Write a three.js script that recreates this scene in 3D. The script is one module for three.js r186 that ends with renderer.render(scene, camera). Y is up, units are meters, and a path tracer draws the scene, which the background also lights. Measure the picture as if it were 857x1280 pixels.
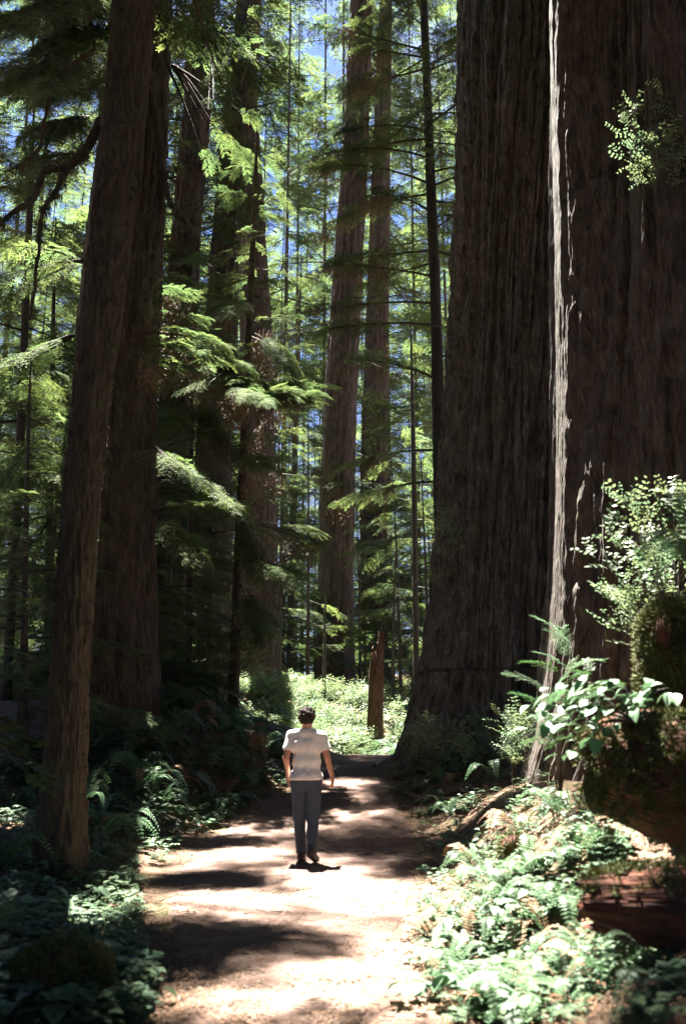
import * as THREE from 'three';
import { mergeGeometries } from 'three/addons/utils/BufferGeometryUtils.js';

// ---------------------------------------------------------------- camera, sky, sun, exposure
const scene = new THREE.Scene();
const FOV = 60, PITCH = 13 * Math.PI / 180, EYE = 1.6;
const camera = new THREE.PerspectiveCamera(FOV, 857 / 1280, 0.05, 900);
camera.position.set(0, EYE, 0);
camera.rotation.set(PITCH, 0, 0);
camera.focus = 17;
camera.userData.fStop = 1.5;
scene.add(camera);

const renderer = new THREE.WebGLRenderer({ antialias: true });
renderer.toneMapping = THREE.LinearToneMapping;
renderer.toneMappingExposure = 13.5;
renderer.shadowMap.enabled = true;
renderer.outputColorSpace = THREE.SRGBColorSpace;

const V = (x, y, z) => new THREE.Vector3(x, y, z);
const SUN = (() => { const el = 69 * Math.PI / 180, az = -14 * Math.PI / 180; return V(Math.cos(el) * Math.sin(az), Math.sin(el), -Math.cos(el) * Math.cos(az)); })();
const sun = new THREE.DirectionalLight(new THREE.Color().setRGB(1, 0.95, 0.86), 5);
sun.position.copy(SUN).multiplyScalar(120); sun.castShadow = true; sun.name = 'sun';
sun.shadow.radius = 1; sun.shadow.mapSize.set(4096, 4096);
Object.assign(sun.shadow.camera, { left: -60, right: 60, top: 60, bottom: -60, near: 1, far: 300 });
scene.add(sun, sun.target);

// ---------------------------------------------------------------- random numbers, noise
function rng(seed) { let a = seed >>> 0; return () => { a = (a + 0x6D2B79F5) | 0; let t = Math.imul(a ^ (a >>> 15), 1 | a); t = (t + Math.imul(t ^ (t >>> 7), 61 | t)) ^ t; return ((t ^ (t >>> 14)) >>> 0) / 4294967296; }; }
const PERM = (() => { const r = rng(77), p = new Uint8Array(512), q = [...Array(256).keys()]; for (let i = 255; i > 0; i--) { const j = Math.floor(r() * (i + 1)); [q[i], q[j]] = [q[j], q[i]]; } for (let i = 0; i < 512; i++) p[i] = q[i & 255]; return p; })();
const GX = [1, -1, 1, -1, 1, -1, 1, -1, 0, 0, 0, 0, 1, 0, -1, 0], GY = [1, 1, -1, -1, 0, 0, 0, 0, 1, -1, 1, -1, 1, -1, 1, -1], GZ = [0, 0, 0, 0, 1, 1, -1, -1, 1, 1, -1, -1, 0, 1, 0, -1];
function noise(x, y, z = 0, px = 256, py = 256) {   // gradient noise, about -1..1, with a period in x and y
  const fx = Math.floor(x), fy = Math.floor(y), fz = Math.floor(z);
  const X = ((fx % px) + px) % px, X1 = (X + 1) % px, Y = ((fy % py) + py) % py, Y1 = (Y + 1) % py, Z = fz & 255, Z1 = (fz + 1) & 255;
  x -= fx; y -= fy; z -= fz;
  const u = x * x * x * (x * (x * 6 - 15) + 10), v = y * y * y * (y * (y * 6 - 15) + 10), w = z * z * z * (z * (z * 6 - 15) + 10);
  const A = PERM[X], B = PERM[X1], AA = PERM[A + Y], AB = PERM[A + Y1], BA = PERM[B + Y], BB = PERM[B + Y1], xm = x - 1, ym = y - 1, zm = z - 1;
  let h = PERM[AA + Z] & 15; const a0 = GX[h] * x + GY[h] * y + GZ[h] * z; h = PERM[BA + Z] & 15; const a1 = GX[h] * xm + GY[h] * y + GZ[h] * z;
  h = PERM[AB + Z] & 15; const a2 = GX[h] * x + GY[h] * ym + GZ[h] * z; h = PERM[BB + Z] & 15; const a3 = GX[h] * xm + GY[h] * ym + GZ[h] * z;
  h = PERM[AA + Z1] & 15; const b0 = GX[h] * x + GY[h] * y + GZ[h] * zm; h = PERM[BA + Z1] & 15; const b1 = GX[h] * xm + GY[h] * y + GZ[h] * zm;
  h = PERM[AB + Z1] & 15; const b2 = GX[h] * x + GY[h] * ym + GZ[h] * zm; h = PERM[BB + Z1] & 15; const b3 = GX[h] * xm + GY[h] * ym + GZ[h] * zm;
  const p = a0 + u * (a1 - a0), q = a2 + u * (a3 - a2), r = b0 + u * (b1 - b0), t = b2 + u * (b3 - b2), e = p + v * (q - p), f = r + v * (t - r);
  return e + w * (f - e);
}
const clamp = (x, a = 0, b = 1) => Math.min(b, Math.max(a, x));
const smooth = (a, b, x) => { const t = clamp((x - a) / (b - a)); return t * t * (3 - 2 * t); };
const mix = (a, b, t) => a + (b - a) * t;
function table(t, x) { if (x <= t[0][0]) return t[0].slice(1); for (let i = 1; i < t.length; i++) if (x <= t[i][0]) { const k = (x - t[i - 1][0]) / (t[i][0] - t[i - 1][0]); return t[i].slice(1).map((v, j) => mix(t[i - 1][j + 1], v, k)); } return t[t.length - 1].slice(1); }

// ---------------------------------------------------------------- sky: blue air, a few thin clouds
{
  const W = 512, H = 256, d = new Float32Array(W * H * 4);
  for (let j = 0; j < H; j++) for (let i = 0; i < W; i++) {
    const el = ((j + 0.5) / H - 0.5) * Math.PI, az = (i + 0.5) / W * Math.PI * 2, e = Math.max(0, Math.sin(el));
    const x = Math.cos(az) * Math.cos(el), y = Math.sin(el), z = Math.sin(az) * Math.cos(el);
    const t = Math.pow(e, 0.45);
    let c = [mix(0.066, 0.0125, t), mix(0.082, 0.031, t), mix(0.115, 0.09, t)];
    const n = noise(x * 3 + 5, y * 5, z * 3) + 0.5 * noise(x * 7, y * 11, z * 7 + 3), k = smooth(0.1, 0.75, n) * 0.6 * smooth(-0.02, 0.1, e);
    c = c.map((v, q) => mix(v, [0.12, 0.127, 0.138][q], k));
    if (el < 0) c = [0.05, 0.05, 0.04];
    d.set([...c, 1], (j * W + i) * 4);
  }
  const t = new THREE.DataTexture(d, W, H, THREE.RGBAFormat, THREE.FloatType);
  t.mapping = THREE.EquirectangularReflectionMapping; t.magFilter = THREE.LinearFilter; t.minFilter = THREE.LinearFilter; t.needsUpdate = true;
  scene.background = t; scene.environment = t;
}

// ---------------------------------------------------------------- photo pixel -> direction; a distance D (metres in front of the lens) makes it a point
const F = 640 / Math.tan(FOV * Math.PI / 360), CP = Math.cos(PITCH), SP = Math.sin(PITCH);
function at(px, py, D) { const x = (px - 428.5) / F, y = (640 - py) / F, t = D / (CP - y * SP); return V(x * t, EYE + (y * CP + SP) * t, -D); }
const perPx = (py, D) => D / (CP - (640 - py) / F * SP) / F;         // metres in one photo pixel
function ground(px, py) { let lo = 2, hi = 60; for (let i = 0; i < 40; i++) { const m = (lo + hi) / 2, p = at(px, py, m); if (p.y > G(p.x, p.z)) lo = m; else hi = m; } const p = at(px, py, lo); p.y = G(p.x, p.z); return p; }

// ---------------------------------------------------------------- terrain
const PATH = [[-8, -1.0, 0.7], [2, -0.85, 0.62], [4, -0.85, 0.58], [5.2, -0.97, 0.54], [6.9, -1.37, 0.47], [9.5, -2.0, 0.74], [12.3, -1.95, 0.95], [15, -0.95, 0.78], [17, -0.55, 0.85], [19, -0.1, 1.0], [22, 0.8, 1.9], [26, 2.6, 3.8], [34, 5, 6.5]];
function G(x, z) {
  const D = -z, [xl, xr] = table(PATH, D), dL = xl - x, dR = x - xr;
  let h = 0.8 * smooth(11, 19, D) - 0.6 * smooth(19.5, 22.5, D) + 1.3 * smooth(21.5, 29, D) + 0.05 * Math.max(0, D - 34);
  const near = smooth(-20, -2, D);
  h += smooth(0, 1.7, dL) * (0.28 + 0.5 * smooth(11.5, 15, D) * (1 - smooth(18, 22, D))) * near + 0.35 * smooth(1.5, 6, dL) * near;
  const pl = mix(0.42, 0.92, smooth(4.8, 7.6, D)) * (1 - 0.45 * smooth(10, 14, D)) * (1 - 0.7 * smooth(18, 22, D));
  h += smooth(0, mix(1.25, 1.6, smooth(4, 8, D)), dR) * pl * near + 0.4 * smooth(3, 7, dR) * near;
  const off = smooth(-0.1, 0.6, Math.max(dL, dR));
  h += noise(x * 0.45, z * 0.45, 3) * 0.22 * off + noise(x * 1.7, z * 1.7, 7) * 0.07 * off + noise(x * 1.1, z * 0.9, 1) * 0.035 + noise(x * 4, z * 4, 5) * (0.012 + 0.02 * off);
  return h;
}

// ---------------------------------------------------------------- textures
const toS = v => { v = clamp(v); return v <= 0.0031308 ? v * 12.92 : 1.055 * Math.pow(v, 1 / 2.4) - 0.055; };
function tex(n, m, fn, srgb = true) {
  const d = new Uint8Array(n * m * 4);
  for (let j = 0; j < m; j++) for (let i = 0; i < n; i++) { const c = fn(i / n, j / m), k = (j * n + i) * 4; for (let q = 0; q < 3; q++) d[k + q] = 255 * (srgb ? toS(c[q]) : clamp(c[q])); d[k + 3] = 255; }
  const t = new THREE.DataTexture(d, n, m, THREE.RGBAFormat, THREE.UnsignedByteType);
  t.wrapS = t.wrapT = THREE.RepeatWrapping; t.magFilter = THREE.LinearFilter; t.minFilter = THREE.LinearMipmapLinearFilter; t.generateMipmaps = true;
  if (srgb) t.colorSpace = THREE.SRGBColorSpace; t.needsUpdate = true; return t;
}
const fb = (u, v, a, b, oct, s) => { let x = 0, w = 0.5; for (let o = 0; o < oct; o++) { x += w * noise(u * a, v * b, s + o * 9.7, a, b); a *= 2; b *= 2; w *= 0.55; } return x; };
function barkTex(c0, c1, c2, lich, seed) {   // one tile is 1 m x 2 m
  const fibre = (u, v) => { const w = noise(u * 6, v * 8, seed, 6, 8); return 0.5 * noise(u * 40 + 2 * w, v * 7, seed, 40, 7) + 0.35 * noise(u * 90, v * 18, seed + 4, 90, 18) + 0.45 * noise(u * 16 + w, v * 3, seed + 9, 16, 3); };
  const map = tex(320, 400, (u, v) => {
    const f = fibre(u, v) * 1.25 + 0.5, p = smooth(-0.15, 0.45, fb(u, v, 4, 5, 4, seed + 20)), l = smooth(0.12, 0.4, fb(u, v, 9, 11, 4, seed + 50)) * lich[3], k = smooth(0.25, 0.5, noise(u * 30, v * 12, seed + 70, 30, 12));
    return [0, 1, 2].map(q => mix(mix(mix(c0[q], c1[q], clamp(f)), c2[q] * (1 + 0.5 * k), p * 0.6 + 0.3 * k), lich[q], l));
  });
  const bump = tex(320, 400, (u, v) => { const f = clamp(fibre(u, v) * 0.8 + 0.5); return [f, f, f]; }, false);
  return { map, bump };
}
const MAT = {};
function stdMat(name, o) { const m = new THREE.MeshStandardMaterial(o); m.name = name; MAT[name] = m; return m; }
function barkMat(name, bt, bump = 0.02, tint) { return stdMat(name, { map: bt.map, bumpMap: bt.bump, bumpScale: bump, roughness: 0.95, color: tint ? new THREE.Color().setRGB(...tint) : 0xffffff }); }
const bRed = barkTex([0.024, 0.015, 0.01], [0.092, 0.065, 0.046], [0.105, 0.086, 0.066], [0.10, 0.105, 0.08, 0.35], 3);
const bGrey = barkTex([0.03, 0.024, 0.019], [0.075, 0.062, 0.05], [0.07, 0.062, 0.05], [0.06, 0.068, 0.04, 0.5], 31);
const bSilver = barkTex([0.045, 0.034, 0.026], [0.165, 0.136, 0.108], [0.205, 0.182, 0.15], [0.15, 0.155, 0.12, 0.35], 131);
const bMoss = barkTex([0.04, 0.028, 0.017], [0.095, 0.066, 0.038], [0.075, 0.06, 0.03], [0.07, 0.08, 0.025, 0.8], 63);
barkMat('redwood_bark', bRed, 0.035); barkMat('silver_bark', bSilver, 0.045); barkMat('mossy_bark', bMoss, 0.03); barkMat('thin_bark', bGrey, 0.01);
barkMat('snag_wood', barkTex([0.03, 0.014, 0.008], [0.12, 0.055, 0.03], [0.10, 0.065, 0.045], [0.10, 0.09, 0.07, 0.5], 91), 0.03);
barkMat('rotten_wood', barkTex([0.045, 0.015, 0.008], [0.15, 0.048, 0.021], [0.06, 0.024, 0.013], [0.025, 0.02, 0.012, 0.6], 121), 0.05);
{
  const litter = (u, v) => fb(u, v, 24, 24, 4, 11) + 0.4 * noise(u * 70, v * 70, 2, 70, 70);
  const gm = tex(1024, 1024, (u, v) => { const f = clamp(litter(u, v) + 0.5), p = smooth(-0.1, 0.3, fb(u, v, 5, 5, 4, 8)); return [0, 1, 2].map(q => mix(mix([0.06, 0.036, 0.022][q], [0.20, 0.115, 0.07][q], f), [0.07, 0.075, 0.025][q], p * 0.6)); });
  const gb = tex(512, 512, (u, v) => { const f = clamp(litter(u, v) * 0.8 + 0.5); return [f, f, f]; }, false);
  stdMat('ground_litter', { map: gm, bumpMap: gb, bumpScale: 0.03, roughness: 1 });
  const soil = (u, v) => fb(u, v, 9, 9, 5, 41) * 0.9 + 0.25 * noise(u * 160, v * 160, 5, 160, 160);
  const pm = tex(1024, 1024, (u, v) => { const f = clamp(soil(u, v) + 0.5), g = smooth(0.28, 0.5, noise(u * 120, v * 60, 9, 120, 60)), p = smooth(0, 0.4, fb(u, v, 3, 3, 5, 17)); return [0, 1, 2].map(q => mix(mix(mix([0.075, 0.041, 0.03][q], [0.20, 0.130, 0.104][q], f), [0.27, 0.18, 0.135][q], g * 0.75), [0.09, 0.05, 0.036][q], p * 0.7)); });
  const pb = tex(1024, 1024, (u, v) => { const f = clamp(soil(u, v) + 0.5 + 0.3 * smooth(0.28, 0.5, noise(u * 120, v * 60, 9, 120, 60))); return [f, f, f]; }, false);
  stdMat('path_soil', { map: pm, bumpMap: pb, bumpScale: 0.02, roughness: 1 });
}
function leafMat(name, rgb, trans = 0.4, coat = 0) {
  if (!trans) return stdMat(name, { color: new THREE.Color().setRGB(...rgb), roughness: 0.8, side: THREE.DoubleSide });
  const m = new THREE.MeshPhysicalMaterial({ color: new THREE.Color().setRGB(...rgb), roughness: 0.92, transmission: trans, thickness: 0, side: THREE.DoubleSide, clearcoat: coat, clearcoatRoughness: 0.35, specularIntensity: 0.4 });
  m.name = name; MAT[name] = m; return m;
}
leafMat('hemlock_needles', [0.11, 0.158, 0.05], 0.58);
leafMat('redwood_needles', [0.045, 0.085, 0.030], 0);
leafMat('fern_leaf', [0.050, 0.112, 0.036], 0.35, 0.25);
leafMat('broad_leaf', [0.060, 0.130, 0.050], 0.3, 0.6);
leafMat('sorrel_leaf', [0.085, 0.155, 0.07], 0.3, 0.6);
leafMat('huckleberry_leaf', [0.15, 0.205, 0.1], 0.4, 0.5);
leafMat('dead_frond', [0.22, 0.125, 0.066], 0);
leafMat('dead_twig', [0.21, 0.155, 0.105], 0);
leafMat('moss_tuft', [0.095, 0.105, 0.026], 0);
leafMat('trunk_moss', [0.07, 0.056, 0.024], 0);
leafMat('hanging_moss', [0.11, 0.1, 0.045], 0);
leafMat('litter_leaf', [0.21, 0.12, 0.07], 0);

// ---------------------------------------------------------------- building helpers
const names = {};
function numbered(n) { const k = names[n] = (names[n] ?? -1) + 1; return k ? `${n}_${String(k).padStart(3, '0')}` : n; }
function mesh(name, geo, mat, parent, kind) { const o = new THREE.Mesh(geo, mat); o.name = parent ? name : numbered(name); o.castShadow = o.receiveShadow = true; if (kind) o.userData.kind = kind; (parent ?? scene).add(o); return o; }
function thing(name, label, category, p = V(0, 0, 0), group) { const o = new THREE.Group(); o.name = numbered(name); o.position.copy(p); o.userData = { label, category }; if (group) o.userData.group = group; scene.add(o); return o; }
function copyOf(root, p, label) { const c = root.clone(); c.name = numbered(root.name.replace(/_\d{3}$/, '')); c.position.copy(p); if (label) c.userData.label = label; scene.add(c); return c; }
class MB {   // collects vertices and triangles
  constructor() { this.p = []; this.i = []; this.uv = []; }
  v(x, y, z, u = 0, w = 0) { this.p.push(x, y, z); this.uv.push(u, w); return this.p.length / 3 - 1; }
  t(a, b, c) { this.i.push(a, b, c); }
  q(a, b, c, d) { this.i.push(a, b, c, a, c, d); }
  leaf(b, d, n, len, wid, fold = 0.25) {   // a folded diamond leaf: base, direction, up side
    const s = V().crossVectors(d, n).normalize(), m = b.clone().addScaledVector(d, len * 0.42);
    const l = m.clone().addScaledVector(s, wid / 2).addScaledVector(n, wid * fold), r = m.clone().addScaledVector(s, -wid / 2).addScaledVector(n, wid * fold), e = b.clone().addScaledVector(d, len);
    const B = this.v(b.x, b.y, b.z), R = this.v(r.x, r.y, r.z), E = this.v(e.x, e.y, e.z), L = this.v(l.x, l.y, l.z);
    this.t(B, R, E); this.t(B, E, L);
  }
  oval(b, d, n, len, wid, bend = 0.25) {   // a broad leaf with a midrib fold and a drooping tip
    const s = V().crossVectors(d, n).normalize(), mid = [], le = [], ri = [], W = [0.02, 0.75, 1, 0.72, 0.02];
    for (let k = 0; k < 5; k++) { const f = k / 4, c = b.clone().addScaledVector(d, len * f).addScaledVector(n, -bend * len * f * f); mid.push(this.v(c.x, c.y, c.z, f, 0.5)); for (const [g, a] of [[1, le], [-1, ri]]) { const e = c.clone().addScaledVector(s, g * wid / 2 * W[k]).addScaledVector(n, wid * 0.12 * W[k]); a.push(this.v(e.x, e.y, e.z, f, 0.5 + g / 2)); } }
    for (let k = 0; k < 4; k++) { this.q(mid[k], ri[k], ri[k + 1], mid[k + 1]); this.q(le[k], mid[k], mid[k + 1], le[k + 1]); }
  }
  tube(pts, rad, sides = 5) {   // pts: Vector3[], rad: function of 0..1
    const n = pts.length, rows = []; let up = V(0.3, 0.2, 1).normalize(), len = 0;
    for (let k = 0; k < n; k++) {
      const d = pts[Math.min(n - 1, k + 1)].clone().sub(pts[Math.max(0, k - 1)]).normalize(), a = V().crossVectors(d, up).normalize(), b = V().crossVectors(a, d); if (k) len += pts[k].distanceTo(pts[k - 1]);
      const r = rad(k / (n - 1)), row = []; for (let j = 0; j <= sides; j++) { const t = j / sides * Math.PI * 2, p = pts[k].clone().addScaledVector(a, Math.cos(t) * r).addScaledVector(b, Math.sin(t) * r); row.push(this.v(p.x, p.y, p.z, t * Math.max(r, 0.01), len)); } rows.push(row);
    }
    for (let k = 0; k < n - 1; k++) for (let j = 0; j < sides; j++) this.q(rows[k][j], rows[k + 1][j], rows[k + 1][j + 1], rows[k][j + 1]);
  }
  geo() { const g = new THREE.BufferGeometry(); g.setAttribute('position', new THREE.Float32BufferAttribute(this.p, 3)); g.setAttribute('uv', new THREE.Float32BufferAttribute(this.uv, 2)); g.setIndex(this.i); g.computeVertexNormals(); return g; }
}
const UP = V(0, 1, 0);
function frame(p, dir, up, s) { const x = dir.clone().normalize(), z = V().crossVectors(x, up); if (z.lengthSq() < 1e-6) z.set(0, 0, 1); z.normalize(); const y = V().crossVectors(z, x); return new THREE.Matrix4().makeBasis(x.multiplyScalar(s), y.multiplyScalar(s), z.multiplyScalar(s)).setPosition(p); }
class Swarm {   // instanced leaf sprays of one part
  constructor(name, geos, mat) { this.name = name; this.geos = geos; this.mat = mat; this.l = geos.map(() => []); this.n = 0; }
  add(m, c) { this.l[this.n++ % this.geos.length].push([m, c]); }
  build(parent) {
    this.geos.forEach((g, k) => {
      const a = this.l[k]; if (!a.length) return;
      const o = new THREE.InstancedMesh(g, this.mat, a.length); o.name = parent ? this.name : numbered(this.name); o.userData.kind = 'stuff'; o.castShadow = o.receiveShadow = true;
      a.forEach(([m, c], i) => { o.setMatrixAt(i, m); o.setColorAt(i, c ?? WHITE); }); (parent ?? scene).add(o);
      if (!parent) { o.userData.label = this.label; o.userData.category = this.category; }
    });
  }
}
const WHITE = new THREE.Color().setRGB(1, 1, 1);
const tone = (r, a = 0.7, b = 1.35, warm = 0.25) => { const k = mix(a, b, r()), w = (r() - 0.5) * warm; return new THREE.Color().setRGB(k * (1 + w), k, k * (1 - w)); };

// ---------------------------------------------------------------- where the sun comes through: shafts along the sun's direction that the canopy leaves open
const SHAFTS = [];
const shaft = (p, r, leak = 0) => SHAFTS.push([p, r, leak]), leakR = rng(5);
function open(c, pad) { for (const [p, r, leak] of SHAFTS) { const vx = c.x - p.x, vy = c.y - p.y, vz = c.z - p.z, t = vx * SUN.x + vy * SUN.y + vz * SUN.z; if (t < 0.6) continue; const q = vx * vx + vy * vy + vz * vz - t * t, R = r + pad; if (q < R * R && (!leak || leakR() >= leak)) return true; } return false; }
for (const [px, py, r] of [[215, 1125, 0.3], [265, 1118, 0.36], [320, 1128, 0.42], [395, 1130, 0.5], [455, 1125, 0.45], [500, 1110, 0.34], [300, 1225, 0.22], [370, 1240, 0.4], [450, 1230, 0.45], [520, 1250, 0.42], [420, 1275, 0.4], [290, 1275, 0.22], [230, 1080, 0.2],
  [545, 1180, 0.4], [600, 1130, 0.45], [640, 1090, 0.5], [690, 1040, 0.55], [640, 1180, 0.5], [690, 1130, 0.5], [600, 1240, 0.4], [680, 1230, 0.4], [740, 1250, 0.3], [575, 1022, 0.18], [620, 1060, 0.35], [130, 1085, 0.2], [470, 938, 0.4]]) shaft(ground(px, py), px > 530 ? r * 1.05 : r * 0.85, px > 530 ? 0.05 : py < 1140 && px > 290 && px < 460 ? 0.18 : py > 1195 ? 0.55 : 0.42);
for (const [px, py, D, r] of [[384, 905, 10.5, 0.3], [690, 880, 6.4, 0.4], [720, 850, 6.2, 0.35], [700, 920, 6.2, 0.35], [800, 690, 7.6, 0.4], [770, 720, 7.6, 0.3], [780, 800, 7.0, 0.2], [245, 390, 14.2, 0.55], [225, 370, 14.2, 0.55], [280, 410, 14.2, 0.4], [290, 480, 16, 0.3], [335, 490, 16, 0.18], [385, 490, 16.6, 0.14], [250, 480, 15.6, 0.35], [360, 670, 17.2, 0.3], [400, 675, 17.2, 0.14], [370, 70, 30, 0.7], [345, 720, 17.2, 0.3], [100, 990, 8, 0.12], [120, 1070, 8.2, 0.18],
  [110, 150, 16, 0.5], [100, 160, 17, 0.4]]) shaft(at(px, py, D), r);
for (let py = -100; py < 1000; py += 45) shaft(at(690, py, 12).add(V(-0.26, 0, 0)), 0.16);
for (let px = 285; px <= 515; px += 23) for (const [D, py] of [[21.5, 915], [23.5, 900], [26, 880], [28.5, 865]]) shaft(at(px, py, D), 1.1);
{ const r = rng(71); for (let k = 0; k < 34; k++) { const D = mix(27, 60, r()), px = r() < 0.7 ? mix(320, 570, r()) : mix(-20, 320, r()), py = mix(240, 830, r()); shaft(at(px, py, D), mix(0.6, 1.2, r())); } }   // sun flecks in the far forest

// ---------------------------------------------------------------- ground sheet and path
{
  const axis = (a, b, c, fine) => { const o = []; for (let x = -260; x < a; x += Math.max(0.6, (a - x) * 0.16)) o.push(x); for (let x = a; x <= b; x += fine) o.push(x); for (let x = b + 0.5, s = 0.6; x <= c; x += s, s = Math.max(0.6, (x - b) * 0.16)) o.push(x); o.push(c + 20); return o; };
  const xs = axis(-5.5, 5.5, 260, 0.075), zs = axis(-21, -2.4, 200, 0.085), m = new MB();
  for (const z of zs) for (const x of xs) m.v(x, G(x, z), z, x / 2.3, z / 2.3);
  const n = xs.length; for (let j = 0; j < zs.length - 1; j++) for (let i = 0; i < n - 1; i++) m.q(j * n + i, (j + 1) * n + i, (j + 1) * n + i + 1, j * n + i + 1);
  mesh('ground', m.geo(), MAT.ground_litter, null, 'structure').userData.label = 'brown forest floor covered with needle litter';
  const p = new MB(), K = 44; let rows = 0;
  for (let D = -8; D < 34; D += D < 1.5 ? 0.4 : D > 20 ? 0.3 : 0.08) {
    const [xl, xr] = table(PATH, D), a = xl + 0.12 + 0.16 * noise(D * 0.9, 2, 1) + 0.09 * noise(D * 3.1, 5, 1), b = xr + 0.05 + 0.14 * noise(D * 0.9, 9, 4) + 0.08 * noise(D * 3.3, 3, 7);
    for (let k = 0; k <= K; k++) { const f = k / K, x = mix(a, b, f), e = Math.min(f, 1 - f); p.v(x, G(x, -D) + mix(-0.03, 0.012, smooth(0, 0.05, e)) + noise(x * 9, D * 9, 2) * 0.006 + noise(x * 2.2, D * 1.4, 8) * 0.012, -D, x / 1.9, -D / 1.9); } rows++;
  }
  for (let j = 0; j < rows - 1; j++) for (let i = 0; i < K; i++) { const a = j * (K + 1) + i; p.q(a, a + 1, a + K + 2, a + K + 1); }
  mesh('path', p.geo(), MAT.path_soil, null, 'structure').userData.label = 'dusty brown earth footpath';
}

// ---------------------------------------------------------------- trunks
function spine(D, pts, top, flare = 0.35, opt = {}) {   // pts: [photo x, photo y, width in photo pixels], from low to high
  const c = pts.map(([px, py, w]) => { const p = at(px, py, D); return [p.y, p.x, w * perPx(py, D) / 2]; }).sort((a, b) => a[0] - b[0]);
  const s0 = c.length > 1 ? (c[1][1] - c[0][1]) / (c[1][0] - c[0][0]) : 0, e = c[c.length - 1], f = c.length > 1 ? c[c.length - 2] : [e[0] - 1, e[1], e[2]], s1 = clamp((e[1] - f[1]) / (e[0] - f[0]), -0.05, 0.05);
  const g0 = Math.min(G(c[0][1], -D), G(c[0][1] - c[0][2], -D), G(c[0][1] + c[0][2], -D + c[0][2])) - 0.35;
  const low = [g0, c[0][1] + clamp(s0, -0.08, 0.08) * (g0 - c[0][0]) * 0.5, c[0][2] * 1.03], t = [[...low], ...c.filter(x => x[0] > g0 + 0.1)];
  if (top > e[0]) { for (const k of [0.35, 0.7, 1]) t.push([mix(e[0], top, k), e[1] + s1 * (mix(e[0], top, k) - e[0]), e[2] * mix(1, opt.tip ?? 0.25, k)]); }
  const raw = h => table(t, h), b = opt.blur ?? 0.7;
  return { D, base: low[1], g0, top, flare, at: h => { const a = [-1, -0.5, 0, 0.5, 1].map(k => raw(clamp(h + k * b, g0, top))); const x = a.reduce((s, v) => s + v[0], 0) / 5, r = a.reduce((s, v) => s + v[1], 0) / 5; return [x, r]; } };
}
function trunkGeo(sp, cols, dh, fine, disp, origin) {
  const m = new MB(), hs = []; for (let h = sp.g0; h < sp.top; h += h < fine ? dh : Math.max(dh, 0.5)) hs.push(h); hs.push(sp.top);
  for (const h of hs) { const [x, r] = sp.at(h), hr = h - sp.g0;
    for (let k = 0; k <= cols; k++) { const th = (k % cols) / cols * Math.PI * 2, R = disp(th, h, r, hr), u = k / cols; m.v(x + Math.cos(th) * R - origin.x, h - origin.y, -sp.D + Math.sin(th) * R - origin.z, u * Math.round(2 * Math.PI * r), h / 2); } }
  for (let j = 0; j < hs.length - 1; j++) for (let i = 0; i < cols; i++) { const a = j * (cols + 1) + i; m.q(a, a + cols + 1, a + cols + 2, a + 1); }
  const g = m.geo(), n = g.attributes.normal;
  for (let j = 0; j < hs.length; j++) { const a = j * (cols + 1), b = a + cols, v = V(n.getX(a) + n.getX(b), n.getY(a) + n.getY(b), n.getZ(a) + n.getZ(b)).normalize(); n.setXYZ(a, v.x, v.y, v.z); n.setXYZ(b, v.x, v.y, v.z); }
  return g;
}
// braided redwood bark: long plates between narrow furrows that fork and meet
function redBark(sd, A, flare, twist = 0, lobes = 0.3, f1 = 3.4) {
  return (th, h, r, hr) => {
    const t2 = th + twist * h + 0.10 * noise(Math.cos(th) * 1.2, h * 0.22, Math.sin(th) * 1.2 + sd), c = Math.cos(t2) * r, s = Math.sin(t2) * r;
    const w = 0.08 * noise(c * 1.3 + sd, h * 0.4, s * 1.3), q = 0.03 * noise(c * 5, h * 1.6, s * 5 + sd);
    const n1 = noise((c + w) * f1 + sd, h * 0.085, (s + w) * f1), n2 = noise((c + q) * f1 * 2.1, h * 0.2 + sd, (s - q) * f1 * 2.1), n3 = noise(c * 22, h * 1.2, s * 22 + sd), n4 = noise(c * 5, h * 4.5, s * 5 + sd), n5 = noise(c * 13, h * 9, s * 13 + sd);
    const pit = smooth(0.42, 0.62, noise(c * 2.6 + 7, h * 1.7, s * 2.6 + sd)), ridge = Math.pow(Math.min(1, Math.abs(n1) * 3.4), 0.75) * (0.82 + 0.3 * noise(c * 4, h * 1.1 + sd, s * 4)), r2 = Math.pow(Math.min(1, Math.abs(n2) * 3.2), 0.8), lobe = 1 + lobes * (Math.sin(th * 5 + sd * 3 + 2 * noise(Math.cos(th), sd, Math.sin(th))) + 0.7 * noise(Math.cos(th) * 2.5, hr * 0.3, Math.sin(th) * 2.5 + sd));
    return r - A + A * ridge + A * 0.62 * r2 * (0.35 + 0.65 * ridge) + A * 0.24 * n3 + A * 0.2 * n4 + A * 0.15 * n5 - A * 0.6 * pit + flare * Math.exp(-hr / (0.7 + flare * 0.7)) * lobe;
  };
}
function plainBark(sd, A, flare) { return (th, h, r, hr) => { const c = Math.cos(th), s = Math.sin(th); return r * (1 + A * noise(c * 1.5 + sd, h * 0.8, s * 1.5) + A * 0.9 * noise(c * 4, h * 2.2 + sd, s * 4) + A * 0.5 * noise(c * 9, h * 7 + sd, s * 9)) + flare * Math.exp(-hr / (0.35 + flare)) * (1 + 0.4 * Math.sin(th * 4 + sd)); }; }
const BIG = [];   // trees whose crowns close the sky above
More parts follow.
